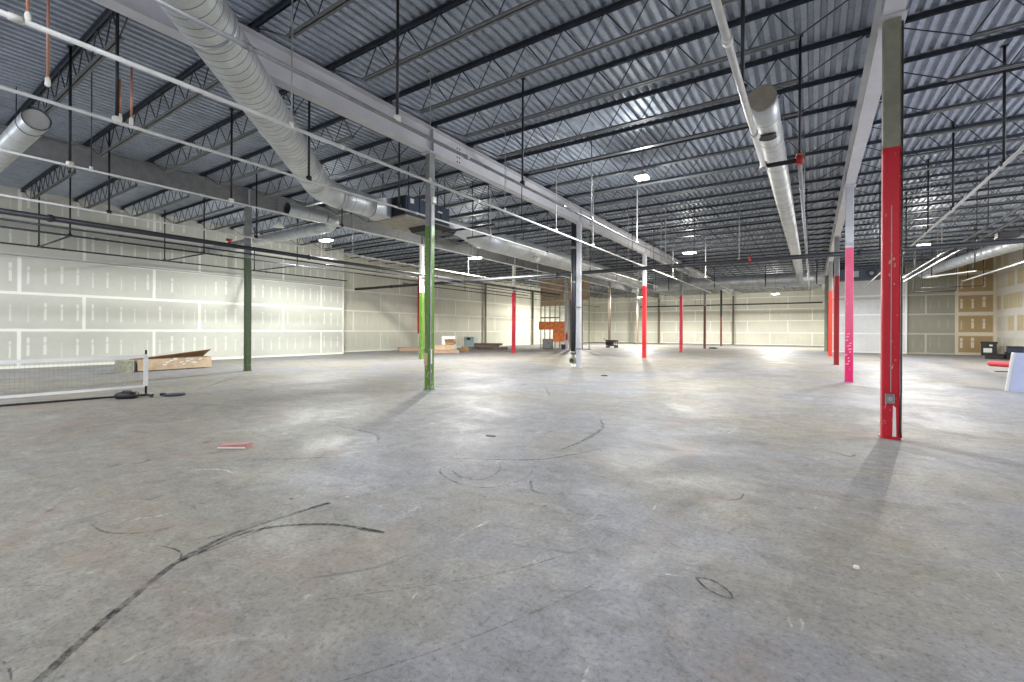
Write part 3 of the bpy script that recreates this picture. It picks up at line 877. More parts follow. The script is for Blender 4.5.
run('sprinkler_pipe', 'white pipe with copper pendants, second from the top on the left side', (-7.06, -1.0, Z), (-7.06, 25.0, Z - 0.05), 0.020, 'pipe_white', G, 3.05)
run('sprinkler_pipe', 'white pipe passing in front of the top of the dark green column', (-9.56, -1.0, Z), (-9.56, 27.0, Z), 0.017, 'pipe_white', G, 3.05)
run('sprinkler_pipe', 'white pipe just above the thick dark main on the left', (-12.75, -1.0, Z), (-12.75, 27.0, Z - 0.05), 0.022, 'pipe_white', G, 3.05)
run('water_main', 'thick dark water main running along the left wall below a white pipe', (-13.85, -1.0, 3.66), (-13.85, 26.5, 3.62), 0.06, 'pipe_dark', None, 6.1)
run('sprinkler_pipe', 'thin dark pipe directly beneath the thick dark main', (-13.90, -1.0, 3.50), (-13.90, 26.0, 3.46), 0.022, 'pipe_dark', G, 3.05)
run('sprinkler_pipe', 'dark thin pipe off the left wall, upper one of the lower pair', (-16.6, -1.0, 3.75), (-16.6, 27.0, 3.72), 0.026, 'pipe_dark', G, 3.2)
run('sprinkler_pipe', 'dark thin pipe closest to the left wall, lower one of the pair', (-19.8, -1.0, 3.76), (-19.8, 14.6, 3.76), 0.026, 'pipe_dark', G, 3.2)
run('sprinkler_pipe', 'pale pipe right of the nearest red column, rising to the right edge', (2.40, 5.0, 3.80), (2.40, 31.0, 3.80), 0.025, 'pipe_white', G, 3.05)
run('sprinkler_pipe', 'left one of two close pale pipes running at the right towards the far partition', (3.44, 9.0, Z), (3.44, 30.0, Z), 0.024, 'steel_grey', G, 3.05)
run('sprinkler_pipe', 'right one of two close pale pipes running at the right towards the far partition', (3.68, 9.0, 3.74), (3.68, 30.0, 3.74), 0.028, 'steel_grey', G, 3.05)
run('cross_main', 'thick dark main spanning the hall at mid depth, from left wall to right wall', (-21.85, 16.7, 3.60), (8.5, 16.7, 3.60), 0.07, 'pipe_dark', None, 5.0)
run('cross_main', 'thin dark pipe crossing in front of the far wall above the taped boards', (-14.8, 46.0, Z), (0.7, 46.0, Z), 0.06, 'black', None, 6.0)
run('feed_pipe', 'pale thick pipe left of the capped duct, dropping from the top edge', (-0.63, 3.0, Z + 0.03), (-0.63, 7.85, Z), 0.034, 'pipe_white', None, 2.2)
t = thing('cross_pipe', 'short dark arm with red end joining two pale pipes under the capped duct', 'pipe')
m_ = MB(); m_.tube([(-0.63, 7.85, Z), (-0.17, 7.85, Z)], 0.035, 10); m_.build('arm', M['black'], t)
for xx in (-0.63, -0.17):
    m_ = MB(); m_.tube([(xx, 7.85, Z - 0.06), (xx, 7.85, Z + 0.06)], 0.052, 12); m_.build('elbow_fitting', M['pipe_pale' if xx < -0.5 else 'red'], t)
run('feed_pipe', 'long pale pipe running away right of the capped duct', (-0.17, 7.95, Z), (-0.17, 31.5, Z), 0.03, 'pipe_pale', None, 2.4)
run('sprinkler_pipe', 'pale pipe over the far middle columns, left of the pale girder', (-8.2, 17.5, Z), (-8.2, 44.0, Z), 0.03, 'pipe_pale', G, 3.05)
run('sprinkler_pipe', 'pale pipe deep in the hall above the stud frame', (-11.6, 19.0, Z), (-11.6, 44.0, Z), 0.03, 'pipe_pale', G, 3.05)
run('wall_conduit', 'thin pale conduit running across the bright partition behind the pink column', (1.0, 35.535, 3.35), (4.6, 35.535, 3.35), 0.018, 'pipe_pale')
run('sprinkler_pipe', 'thin pipe in the leftmost bay near the long left wall', (-18.3, 17.0, Z), (-18.3, 44.0, Z), 0.026, 'pipe_dark', G, 3.05)
# arms joining the two dark pipes by the left wall
for yy, lab in ((3.56, 'short dark pipe arm joining the two dark wall pipes near the left edge'), (6.8, 'short dark pipe arm joining the two dark wall pipes above the cardboard box'),
                (10.0, 'short dark pipe arm joining the two dark wall pipes right of the dark green column')):
    run('connecting_pipe', lab, (-19.8, yy, 3.755), (-16.6, yy, 3.735), 0.024, 'pipe_dark', 'pipe arms by the left wall')

for xa, xb, yy, zz, lab in ((-9.1, -6.9, 9.55, 4.02, 'short dark pipe right of the air handler, nearer of a pair'), (-8.5, -6.4, 10.4, 3.98, 'short dark pipe right of the air handler, farther of a pair'),
                        (-12.75, -9.56, 8.6, 3.74, 'dark pipe linking two white pipes left of the green column')):
    t = run('connecting_pipe', lab, (xa + (0.4 if zz > 4 else 0), yy, zz), (xb, yy, zz), 0.03 if zz > 3.9 else 0.02, 'black', 'short dark pipes near the air handler')
    if zz > 3.9:
        for xx in (xa + 0.2, xb - 0.2):
            m_ = MB(); m_.tube([(xx, yy, zz), (xx, yy, ROOF)], 0.012, 6); m_.build('hanger_wire', M['pipe_dark'], t)
def rod(label, x, y, z0, z1, r, mat, foot=None, group='rods and drops hanging from the roof'):
    t = thing('hanger_rod', label, 'hanger', (x, y, 0), group=group)
    m_ = MB(); m_.tube([(0, 0, z0), (0, 0, z1)], r * 0.8, 8); m_.build('rod', M[mat], t)
    m_ = MB(); m_.tube([(0, 0, z0 - 0.035), (0, 0, z0 + 0.035)], r * 1.6 + 0.008, 10); m_.build('clamp', M[foot or mat], t)
    m_ = MB(); m_.box(-0.04, -0.04, z1 - 0.012, 0.04, 0.04, z1); m_.build('top_plate', M[mat], t)
TOP = ROOF - 0.002
JB = JZ - 0.49
RODS = [
 ('black rod dropping from the top edge onto the pipe beside the pale girder', -4.17, 3.77, 3.79, TOP, 0.022, 'black', 'fitting'),
 ('black rod ending on the pale girder left of the brightest lamp', -4.17, 6.59, 3.79, TOP, 0.022, 'black', None),
 ('dark rod meeting the girder side pipe left of the brightest lamp', -4.17, 9.5, 3.79, TOP, 0.022, 'pipe_pale', None),
 ('rod on the girder side pipe right below the brightest lamp', -4.17, 12.7, 3.79, TOP, 0.02, 'pipe_white', None),
 ('rod on the girder side pipe above the bright red column', -4.17, 15.7, 3.79, TOP, 0.02, 'pipe_pale', None),
 ('pale rod on the girder side pipe right of the wide lamp', -4.17, 22.6, 3.79, TOP, 0.022, 'pipe_white', None),
 ('rod on white pipe in front of the slanting duct', -5.40, 3.17, 3.79, TOP, 0.012, 'pipe_pale', 'fitting'),
 ('rod on white pipe where it passes the green column', -5.40, 5.61, 3.79, TOP, 0.010, 'pipe_pale', 'fitting'),
 ('thin rod on white pipe right of the green column', -5.40, 7.85, 3.79, TOP, 0.010, 'pipe_pale', 'fitting'),
 ('pale rod on white pipe left of the riser column', -5.40, 10.13, 3.79, TOP, 0.018, 'pipe_pale', 'fitting'),
 ('pale rod on white pipe right of the riser column', -5.40, 12.44, 3.79, TOP, 0.018, 'pipe_pale', 'fitting'),
 ('thick black rod at upper left meeting the second white pipe', -7.06, 1.93, 3.79, TOP, 0.024, 'black', 'fitting'),
 ('black rod below the girder over the slanting duct', -7.06, 4.45, 3.79, TOP, 0.024, 'black', None),
 ('black rod in front of the air handler', -7.06, 6.44, 3.79, TOP, 0.022, 'black', None),
 ('black rod at the far left carrying the third white pipe', -9.56, 2.05, 3.79, TOP, 0.024, 'black', 'fitting'),
 ('thin rod with white clamp right of the far left black rod', -9.56, 2.30, 3.79, TOP, 0.009, 'pipe_dark', 'fitting'),
 ('black rod left of the dark green column top', -9.56, 4.38, 3.79, TOP, 0.024, 'black', 'fitting'),
 ('black rod carrying the third white pipe under the elbow of the duct', -9.56, 6.9, 3.79, 4.26, 0.02, 'black', None),
 ('black rod right of the dark green column top', -12.75, 6.49, 3.79, TOP, 0.024, 'black', None),
 ('black rod in front of the grey girder at far left', -12.75, 3.36, 3.79, TOP, 0.024, 'black', None),
 ('pale rod right of the left corner lamp', -12.75, 9.63, 3.79, TOP, 0.02, 'pipe_pale', None),
 ('pale rod between the left corner lamp and the green column', -12.75, 12.7, 3.79, TOP, 0.02, 'pipe_pale', None),
 ('black rod dropping to upper dark wall pipe at left', -16.6, 3.57, 3.76, TOP, 0.024, 'black', None),
 ('black rod dropping to upper dark wall pipe above the cardboard box', -16.6, 6.78, 3.76, TOP, 0.024, 'black', None),
 ('black rod dropping to upper dark wall pipe beyond the dark green column', -16.6, 10.0, 3.76, TOP, 0.024, 'black', None),
 ('black rod nearest the left edge, dropping to lower dark wall pipe', -19.8, 3.56, 3.78, TOP, 0.024, 'black', None),
 ('black rod on lower dark wall pipe above the net post', -19.8, 6.80, 3.78, TOP, 0.024, 'black', None),
 ('black rod on lower dark wall pipe near the corner lamp', -19.8, 10.0, 3.78, TOP, 0.024, 'black', None),
 ('tall black rod nearest the right edge on the right pale pipe', 2.40, 9.81, 3.82, TOP, 0.024, 'black', None),
 ('black rod second from the right edge on the right pale pipe', 2.40, 12.79, 3.82, TOP, 0.024, 'black', None),
 ('black rod third from the right edge on the right pale pipe', 2.40, 15.22, 3.82, TOP, 0.024, 'black', None),
 ('black rod just right of the nearest red column', 2.40, 18.42, 3.82, TOP, 0.024, 'black', None),
 ('black rod crossing the capped duct end', -0.63, 5.35, 3.83, TOP, 0.024, 'black', None),
 ('black rod above the red ended arm', -0.17, 7.85, 3.83, TOP, 0.022, 'black', 'copper'),
 ('rod on the dark cross main left of the bright red column', -5.67, 16.7, 3.66, TOP, 0.018, 'pipe_dark', None),
 ('rod on the dark cross main right of the bright red column', -4.6, 16.7, 3.66, TOP, 0.018, 'pipe_pale', None),
 ('rod on the dark cross main beside the wide lamp', -3.46, 16.7, 3.66, TOP, 0.018, 'pipe_dark', None),
 ('pale rod on the dark cross main left of the red fitting', -2.04, 16.7, 3.66, TOP, 0.02, 'pipe_pale', None),
 ('rod on the dark cross main beside the riser column', -7.37, 16.7, 3.66, TOP, 0.02, 'pipe_dark', None),
 ('rod on the dark cross main left of the crimson column', -10.5, 16.7, 3.66, TOP, 0.02, 'pipe_dark', None),
 ('rod on the dark cross main under the long round duct', -13.0, 16.7, 3.66, TOP, 0.02, 'pipe_dark', None),
 ('rod on the dark cross main near the long left wall', -16.5, 16.7, 3.66, TOP, 0.02, 'pipe_dark', None),
 ('rod on the dark cross main behind the pink column', 1.6, 16.7, 3.66, TOP, 0.02, 'pipe_dark', None),
 ('rod on the dark cross main near the right wall', 5.9, 16.7, 3.66, TOP, 0.03, 'black', None),
]
for a in RODS:
    rod(*a)
NTH = ['first', 'second', 'third', 'fourth', 'fifth', 'sixth', 'seventh', 'eighth', 'ninth', 'tenth']
for nm, x, zz, ys, step, cnt in (('white pipe before the riser column', -5.40, Z, 15.5, 3.05, 5), ('second white pipe beyond the air handler', -7.06, Z, 9.6, 3.05, 5),
                               ('third white pipe past the green column', -9.56, Z, 12.0, 3.05, 1), ('fourth white pipe past the green column', -12.75, Z, 15.7, 3.05, 4),
                               ('far pipe left of the pale girder', -8.2, Z, 18.4, 3.4, 8), ('far pipe above the stud frame', -11.6, Z, 19.8, 3.4, 8),
                               ('left one of two close right pipes', 3.44, Z, 10.5, 4.6, 5), ('right one of two close right pipes', 3.68, Z, 12.5, 4.6, 4),
                               ('pale pipe right of the capped duct', -0.17, Z, 12.2, 4.2, 5), ('far dark pipe before the far wall', None, Z, -14.0, 4.6, 4),
                               ('dark pipe in the leftmost far bay', -18.3, Z, 18.2, 4.0, 7)):
    for k in range(cnt):
        xx, yy = (x, ys + step * k) if x is not None else (ys + step * k, 46.0)
        rod('thin rod on %s, %s from near end' % (nm, NTH[k]), xx, yy, zz, TOP, 0.014, 'pipe_dark' if k % 2 else 'pipe_pale', None, 'thin rods hanging from the roof')
# red fitting and black box on the cross main
mm = MB(); mm.tube([(-1.72, 16.60, 3.6), (-1.72, 16.80, 3.6)], 0.04, 14); mm.tube([(-1.72, 16.7, 3.5), (-1.72, 16.7, 3.74)], 0.035, 10)
tag(mm.build('valve_fitting', M['red']), 'red valve fitting on the dark cross main left of the capped duct', 'valve')
mm = MB(); mm.tube([(-15.0, 8.7, 3.56), (-15.0, 8.7, 3.70)], 0.06, 12); mm.tube([(-15.0, 8.62, 3.65), (-15.0, 8.78, 3.65)], 0.05, 12)
mm = MB(); mm.rbox(3.95, 16.55, 3.70, 4.35, 16.85, 3.86, 0.02)
tag(mm.build('junction_box', M['black']), 'black box on the dark cross main at the upper right', 'box')
mm = MB(); mm.tube([(-13.85, 6.3, 3.715), (-13.85, 6.3, 3.82)], 0.03, 12); mm.tube([(-13.85, 6.22, 3.80), (-13.85, 6.38, 3.80)], 0.035, 10)
tag(mm.build('valve_fitting', M['red']), 'red valve fitting on the thick dark main left of the dark green column', 'valve')
# copper pendants
def pendant(label, x, y, z0, z1):
    t = thing('sprinkler_drop', label, 'sprinkler', (x, y, 0), group='copper sprinkler drops')
    m_ = MB(); m_.tube([(0, 0, z0 + 0.06), (0, 0, z1)], 0.011, 8); m_.build('drop_tube', M['copper'], t)
    m_ = MB(); m_.tube([(0, 0, z0 - 0.02), (0, 0, z0), (0, 0, z0 + 0.06), (0, 0, z0 + 0.08)], 0.02, 10, rs=[0.012, 0.024, 0.02, 0.012]); m_.build('head', M['fitting'], t)
pendant('copper drop with white head on the top left pipe at the edge', -5.40, 0.90, 3.78, TOP)
pendant('copper drop ending in a loose white tip between the two top left pipes', -6.52, 1.23, 3.74, TOP)
pendant('copper drop on the second white pipe left of the slanting duct', -7.06, 1.96, 3.80, 4.3)
pendant('thin drop with white head on the second white pipe, right of the copper one', -7.06, 2.07, 3.80, 4.5)
# U shaped pipe frames and strut rails at the right
def frame(label, x0, x1, y, zb, zt, r=0.022):
    t = thing('hanging_pipe_loop', label, 'pipe loop')
    m_ = MB(); m_.tube([(x0, y, zb), (x1, y, zb)], r, 8); m_.build('rail', M['pipe_dark'], t)
    for xx in (x0, x1):
        m_ = MB(); m_.tube([(xx, y, zb), (xx, y, zt)], r, 8); m_.build('upright', M['pipe_dark'], t)
frame('lower dark pipe frame hanging before the grey partition', 4.23, 5.77, 30.1, 3.30, TOP)
frame('upper dark pipe frame hanging before the grey partition', 4.45, 6.6, 29.6, 3.46, TOP)
def strut(label, a, b):
    t = thing('strut_rail', label, 'rail', group='strut rails by the right wall')
    a, b = Vector(a), Vector(b)
    m_ = MB(); m_.bar(a, b, 0.06, 0.05); m_.build('channel', M['pipe_pale'], t)
    for q in (0.1, 0.97):
        p = a.lerp(b, q)
        m_ = MB(); m_.tube([(p.x, p.y, p.z), (p.x, p.y, TOP)], 0.02, 6); m_.build('support_rod', M['black'], t)
strut('pale strut rail below the silver duct at the right edge', (6.05, 30.3, Z), (6.2, 23.0, Z))
strut('short strut rail left of the right edge one, by the diffuser', (4.3, 27.4, Z), (5.5, 25.6, Z))

# ------------------------------------------------------------------ lamps
def lamp(label, x, y, z, power=1.0, lens='lens', wd=0.5, top=None, col=(0.95, 0.98, 1.0), rod_r=0.012):
    t = thing('high_bay_lamp', label, 'lamp', (x, y, z), 0.0, 'high bay ceiling lamps')
    a, b_ = wd / 2, min(0.13, wd / 2)
    m_ = MB(); m_.rbox(-a - .02, -b_ - .02, 0.0, a + .02, b_ + .02, 0.05, 0.02); m_.rbox(-a * .6, -b_ * .6, 0.05, a * .6, b_ * .6, 0.10, 0.015); m_.build('housing', M['pipe_pale'], t)
    m_ = MB(); m_.rbox(-a, -b_, -0.04, a, b_, -0.001, 0.02); m_.build('lens', M[lens], t)
    m_ = MB(); m_.tube([(0, 0, 0.10), (0, 0, (top or TOP) - z)], rod_r, 8); m_.build('hanger', M['steel_grey'], t)
    for kind, share in (('SPOT', 0.84), ('POINT', 0.16)):
        d = bpy.data.lights.new('lamp_light', kind)
        d.shadow_soft_size = 0.12 if kind == 'SPOT' else 0.05
        if kind == 'SPOT':
            d.spot_size = R(172); d.spot_blend = 0.25
        d.energy = LAMP_W * power * share; d.color = col
        o = bpy.data.objects.new('lamp_light', d); COL.objects.link(o)
        o.location = (x, y, z - (0.17 if kind == 'SPOT' else 0.12))
WARM = (1.0, 0.965, 0.89)
COOL = (0.90, 0.93, 1.0)
lamp('brightest lamp, high over the middle of the hall', -3.37, 10.6, 4.90, 0.85, wd=0.26)
lamp('bright lamp in the left corner right of the dark mouthed duct', -15.1, 10.22, 4.60, 1.15)
lamp('lamp right of the green column under the long round duct', -12.2, 15.55, 4.43, 1.35, col=WARM)
lamp('wide white lamp above the fourth red column', -4.5, 20.8, 4.72, 0.9, col=WARM)
lamp('lamp at the right under the joists, above the two close pipes', 3.52, 23.1, 4.62, 1.2, wd=0.36, col=WARM)
lamp('added fill lamp hidden behind the nearest red column, before the white partition', 3.0, 28.6, 4.50, 0.75, wd=0.36, col=COOL)  # unseen lamp added to brighten the white partition
lamp('far lamp beside the bright red column', -13.1, 40.9, 4.40, 2.4, col=WARM)
lamp('small far lamp near the far wall, left of the orange red column', -2.5, 42.0, 4.35, 2.1, col=WARM)
lamp('guessed far lamp added behind the stud frame', -16.6, 34.5, 4.60, 1.5, col=WARM)  # guessed lamp, added to brighten the far left end
# unseen fill lamps added over, behind and beside the photographer
lamp('added fill lamp out of sight above the photographer', -3.3, -1.5, 4.72, 0.3, col=COOL)
lamp('added fill lamp out of sight behind the left side', -10.5, -2.0, 4.72, 0.6, col=COOL)
lamp('added fill lamp out of sight by the left wall behind', -17.5, -1.0, 4.72, 0.5, col=COOL)
lamp('added fill lamp out of sight behind the right side', 4.5, 0.5, 4.72, 0.35, col=(1.0, 0.95, 0.86))
lamp('added fill lamp out of sight beyond the right edge', 6.9, 12.5, 4.72, 0.6, col=(0.86, 0.9, 1.0))

# ------------------------------------------------------------------ things on the floor
# net
t = thing('sports_net', 'low white edged net on a black post at the left', 'net', (-10.38, 3.28, 0), math.atan2(-4.0, -0.68))
NL = 6.0
m_ = MB(); m_.tube([(0, 0, 0.03), (0, 0, 0.86)], 0.017, 10); m_.build('post', M['black'], t)
m_ = MB(); m_.tube([(NL, 0, 0.03), (NL, 0, 0.86)], 0.017, 10); m_.build('post', M['black'], t)
m_ = MB(); m_.hexa([(-0.03, -0.024, 0.19), (0.035, -0.024, 0.19), (0.035, 0.024, 0.19), (-0.03, 0.024, 0.19), (-0.03, -0.024, 0.78), (0.035, -0.024, 0.78), (0.035, 0.024, 0.78), (-0.03, 0.024, 0.78)]); m_.build('sleeve', M['white'], t)
def sag(q): return -0.07 * (1 - (2 * q / NL - 1) ** 2)
m_ = MB()
for z, hh in ((0.745, 0.055), (0.19, 0.045)):
    rings = []
    for i in range(25):
        q = NL * i / 24; zz = z + sag(q) * 0.5
        rings.append([(q, -0.006, zz - hh / 2), (q, 0.006, zz - hh / 2), (q, 0.006, zz + hh / 2), (q, -0.006, zz + hh / 2)])
    m_.loft(rings)
m_.build('edge_tape', M['white'], t)
m_ = MB()
q = 0.06
while q < NL:
    m_.bar((q, 0, 0.19 + sag(q) * .5), (q, 0, 0.745 + sag(q) * .5), 0.0022); q += 0.055
for j in range(1, 10):
    z = 0.19 + 0.0555 * j
    pts = [(NL * i / 12, 0, z + sag(NL * i / 12) * .5) for i in range(13)]
    for a, bq in zip(pts[:-1], pts[1:]): m_.bar(a, bq, 0.0022)
m_.build('mesh', M['net'], t)
m_ = MB(); m_.tube([(-0.12, 0, 0.02), (0.3, 0, 0.03), (NL + 0.1, 0, 0.03)], 0.018, 10); m_.build('base_bar', M['black'], t)
for xx in (0.0, NL):
    m_ = MB(); m_.tube([(xx - 0.05, -0.35, 0.015), (xx, 0, 0.045), (xx - 0.05, 0.30, 0.015)], 0.018, 10); m_.build('foot', M['black'], t)
t = thing('sand_bag', 'black weight bag lying at the foot of the net post', 'bag', (-10.27, 2.97, 0), math.atan2(0.3, 0.28))
m_ = MB()
m_.loft([[(sx * (0.15 - c) , sy * (0.09 - c), z) for sx, sy in ((-1, -1), (-.4, -1.1), (.4, -1.1), (1, -1), (1.08, 0), (1, 1), (.4, 1.1), (-.4, 1.1), (-1, 1), (-1.08, 0))] for z, c in ((0, 0.02), (0.04, 0), (0.09, 0.005), (0.115, 0.03))], 0, True)
m_.build('bag_body', M['black'], t)
m_ = MB(); m_.tube([(-0.08, 0, 0.11), (-0.05, 0, 0.135), (0.05, 0, 0.135), (0.08, 0, 0.11)], 0.011, 8); m_.build('handle', M['black'], t)
t = thing('foam_paddle', 'dark blue round pad lying right of the net post', 'pad', (-10.05, 3.62, 0), 0.7)
m_ = MB(); m_.tube([(0, 0, 0.0), (0, 0, 0.012), (0, 0, 0.028), (0, 0, 0.03)], 0.17, 24, rs=[0.165, 0.17, 0.17, 0.16]); m_.build('pad_disc', M['blue_dark'], t)
m_ = MB(); m_.rbox(-0.25, -0.03, 0, -0.15, 0.03, 0.05, 0.01); m_.build('grip', M['black'], t)

# long cardboard box
t = thing('cardboard_box', 'long open cardboard box lying before the left wall', 'box', (-16.3, 4.95, 0), math.atan2(1.9, -0.12))
m_ = MB(); L, Wd, Hh, tk = 2.0, 0.55, 0.36, 0.012
m_.box(0, 0, 0.03, L, Wd, 0.045); m_.box(0, 0, 0.045, L, tk, Hh); m_.box(0, Wd - tk, 0.045, L, Wd, Hh); m_.box(0, tk, 0.045, tk, Wd - tk, Hh); m_.box(L - tk, tk, 0.045, L, Wd - tk, Hh)
m_.build('carton', M['card'], t)
m_ = MB(); m_.hexa([(0.02, Wd - 0.012, Hh + 0.002), (L, Wd - 0.012, Hh + 0.002), (L, Wd, Hh + 0.002), (0.02, Wd, Hh + 0.002), (0.02, 0.02, Hh + 0.02), (L + 0.05, 0.12, Hh + 0.24), (L + 0.05, 0.132, Hh + 0.25), (0.02, 0.032, Hh + 0.03)])
m_.build('lid_flap', M['card_in'], t)
m_ = MB()
for k in range(14):
    a = random.uniform(0.55, 1.75); z = random.uniform(0.14, 0.33)
    m_.hexa([(a, -0.006, z), (a + 0.09, -0.006, z + 0.02), (a + 0.09, -0.001, z + 0.02), (a, -0.001, z), (a + 0.02, -0.006, z + 0.04), (a + 0.13, -0.006, z + 0.05), (a + 0.13, -0.001, z + 0.05), (a + 0.02, -0.001, z + 0.04)])
m_.build('torn_patches', M['fitting'], t)
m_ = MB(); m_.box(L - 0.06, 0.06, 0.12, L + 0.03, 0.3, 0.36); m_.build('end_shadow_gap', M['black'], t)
m_ = MB(); m_.box(0.35, 0.05, 0, 0.75, Wd - 0.05, 0.03); m_.box(1.4, 0.05, 0, 1.8, Wd - 0.05, 0.03); m_.build('runner', M['plank'], t)
t = thing('wrapped_bundle', 'grey green wrapped bundle at the left end of the long cardboard box', 'bundle', (-16.42, 4.68, 0), 1.6)
m_ = MB(); m_.rbox(-0.14, -0.24, 0.0, 0.16, 0.26, 0.36, 0.03); m_.build('wrapped_block', M['wrap'], t)
m_ = MB(); m_.box(0.161, -0.2, 0.04, 0.20, 0.22, 0.33); m_.build('dark_end', M['black'], t)

# mattress, roll, bins at the right
t = thing('foam_board', 'pale blue board leaning upright at the right edge', 'board', (3.53, 14.04, 0), -0.10)
m_ = MB(); m_.hexa([(0, 0, 0.0), (1.9, 0, 0.0), (1.9, 0.09, 0.0), (0, 0.09, 0.0), (0.12, 0.14, 0.83), (2.0, 0.14, 0.83), (2.0, 0.23, 0.83), (0.12, 0.23, 0.83)])
m_.build('board_panel', M['mattress'], t)
m_ = MB(); m_.bar((-0.006, 0.045, 0.0), (0.114, 0.185, 0.83), 0.02, 0.11); m_.build('edge_strip', M['white'], t)
t = thing('foam_roll', 'red foam roll lying on the floor beside the pale blue board', 'roll', (5.62, 24.6, 0), -0.75)
m_ = MB(); m_.tube([(0, 0, 0.10), (0.03, 0, 0.10), (0.08, 0, 0.10), (1.7, 0, 0.10), (1.76, 0, 0.10)], 0.1, 18, rs=[0.05, 0.08, 0.1, 0.1, 0.07]); m_.build('roll_body', M['roll'], t)
t = thing('storage_crate', 'black crate with white label against the brown boards', 'crate', (7.92, 34.6, 0), -0.2)
m_ = MB(); m_.rbox(-0.28, -0.26, 0.04, 0.3, 0.28, 0.70, 0.02); m_.build('crate_body', M['black'], t)
m_ = MB(); m_.rbox(-0.31, -0.29, 0.70, 0.33, 0.31, 0.80, 0.02); m_.build('lid', M['black'], t)
m_ = MB(); m_.box(-0.2, -0.267, 0.22, 0.12, -0.2605, 0.45); m_.build('label_plate', M['white'], t)
m_ = MB(); m_.box(0.02, -0.267, 0.56, 0.14, -0.2605, 0.64); m_.build('label_plate', M['white'], t)
m_ = MB(); m_.box(-0.26, -0.24, 0, 0.28, 0.26, 0.04); m_.build('pallet_foot', M['card'], t)
for i, (x, y, wx, wy, hz, lab, mt) in enumerate(((7.35, 31.2, 0.6, 0.5, 0.26, 'low black tool case right of the labelled crate', 'black'), (7.95, 31.0, 0.55, 0.5, 0.36, 'taller black tool case beside the low one', 'black'),
                                           (8.05, 30.35, 0.35, 0.3, 0.34, 'straw coloured carton standing before the black tool cases', 'yellow'))):
    t = thing('tool_case' if mt == 'black' else 'small_carton', lab, 'case' if mt == 'black' else 'carton', (x, y, 0), -0.1)
    m_ = MB(); m_.rbox(-wx / 2, -wy / 2, 0.0, wx / 2, wy / 2, hz * 0.7, 0.02); m_.build('case_body', M[mt], t)
    m_ = MB(); m_.rbox(-wx / 2 - 0.01, -wy / 2 - 0.01, hz * 0.7, wx / 2 + 0.01, wy / 2 + 0.01, hz, 0.02); lid = m_.build('lid', M[mt], t)
    if mt == 'black' and i == 0:
        m_ = MB(); m_.tube([(-0.1, 0, hz), (-0.08, 0, hz + 0.05), (0.08, 0, hz + 0.05), (0.1, 0, hz)], 0.012, 8); m_.build('handle', M['black'], lid)
t = thing('tool_case', 'black case stacked on the taller tool case', 'case', (7.98, 31.03, 0.362), -0.1)
m_ = MB(); m_.rbox(-0.25, -0.2, 0.0, 0.27, 0.2, 0.22, 0.02); m_.build('case_body', M['blue_dark'], t)
m_ = MB(); m_.rbox(-0.26, -0.21, 0.22, 0.28, 0.21, 0.28, 0.02); m_.build('lid', M['black'], t)

# carton heap behind the green column
def flat_box(name, label, x, y, z, wx, wy, hz, rz, mat, cat='carton', open_=False):
    t = thing(name, label, cat, (x, y, z), rz)
    m_ = MB(); m_.rbox(-wx / 2, -wy / 2, 0, wx / 2, wy / 2, hz, 0.008); m_.build('carton_body', M[mat], t)
    m_ = MB()
    for s in (-1, 1):
        m_.hexa([(-wx / 2, s * wy / 2, hz - 0.004), (wx / 2, s * wy / 2, hz - 0.004), (wx / 2, s * wy / 2 - s * 0.01, hz + 0.004), (-wx / 2, s * wy / 2 - s * 0.01, hz + 0.004),
                 (-wx / 2, s * (wy / 2 - 0.46 * wy), hz + 0.004), (wx / 2, s * (wy / 2 - 0.46 * wy), hz + 0.004), (wx / 2, s * (wy / 2 - 0.46 * wy), hz + 0.014), (-wx / 2, s * (wy / 2 - 0.46 * wy), hz + 0.014)] if not open_ else
               [(-wx / 2, s * wy / 2, hz - 0.004), (wx / 2, s * wy / 2, hz - 0.004), (wx / 2, s * wy / 2 - s * 0.01, hz - 0.004), (-wx / 2, s * wy / 2 - s * 0.01, hz - 0.004),
                (-wx / 2, s * (wy / 2 + 0.3 * wy), hz + 0.16), (wx / 2, s * (wy / 2 + 0.3 * wy), hz + 0.16), (wx / 2, s * (wy / 2 + 0.3 * wy) - s * 0.01, hz + 0.16), (-wx / 2, s * (wy / 2 + 0.3 * wy) - s * 0.01, hz + 0.16)])
    m_.build('flaps', M[mat], t)
    return t
flat_box('carton', 'wide flat reddish carton at the bottom of the heap behind the green column', -17.3, 19.2, 0, 1.5, 0.9, 0.16, 0.9, 'card_red')
flat_box('carton', 'pale brown carton lying on top of the wide reddish one', -17.4, 19.2, 0.18, 1.1, 0.7, 0.26, 0.95, 'card')
flat_box('carton', 'open carton with raised flaps on top of the heap', -17.1, 19.5, 0.465, 0.5, 0.45, 0.14, 0.4, 'card_in', open_=True)
flat_box('foam_block', 'white foam block behind the carton heap', -18.0, 20.4, 0, 0.8, 0.45, 0.92, 0.5, 'white', 'foam block')
flat_box('carton', 'small brown carton right behind the heap', -17.2, 20.9, 0, 0.4, 0.3, 0.3, 0.3, 'card_in')
flat_box('carton', 'flat cardboard stack seen left of the pale green column', -20.6, 19.8, 0, 1.5, 0.8, 0.22, 0.9, 'card_red')
mm = MB(); mm.rbox(-21.6, 20.5, 0.0, -21.2, 21.6, 0.08, 0.01)
tag(mm.build('plank', M['plank']), 'dark plank behind the cardboard stack left of the pale green column', 'plank')
t = thing('metal_cabinet', 'pale teal metal cabinet lying before the left wall behind the cartons', 'cabinet', (-21.0, 26.2, 0), 0.2)
m_ = MB(); m_.rbox(-0.42, -0.35, 0.06, 0.42, 0.35, 0.80, 0.02); m_.build('cabinet_body', M['teal'], t)
m_ = MB(); m_.rbox(-0.15, -0.40, 0.58, 0.12, -0.352, 0.74, 0.01); m_.build('handle', M['pipe_dark'], t)
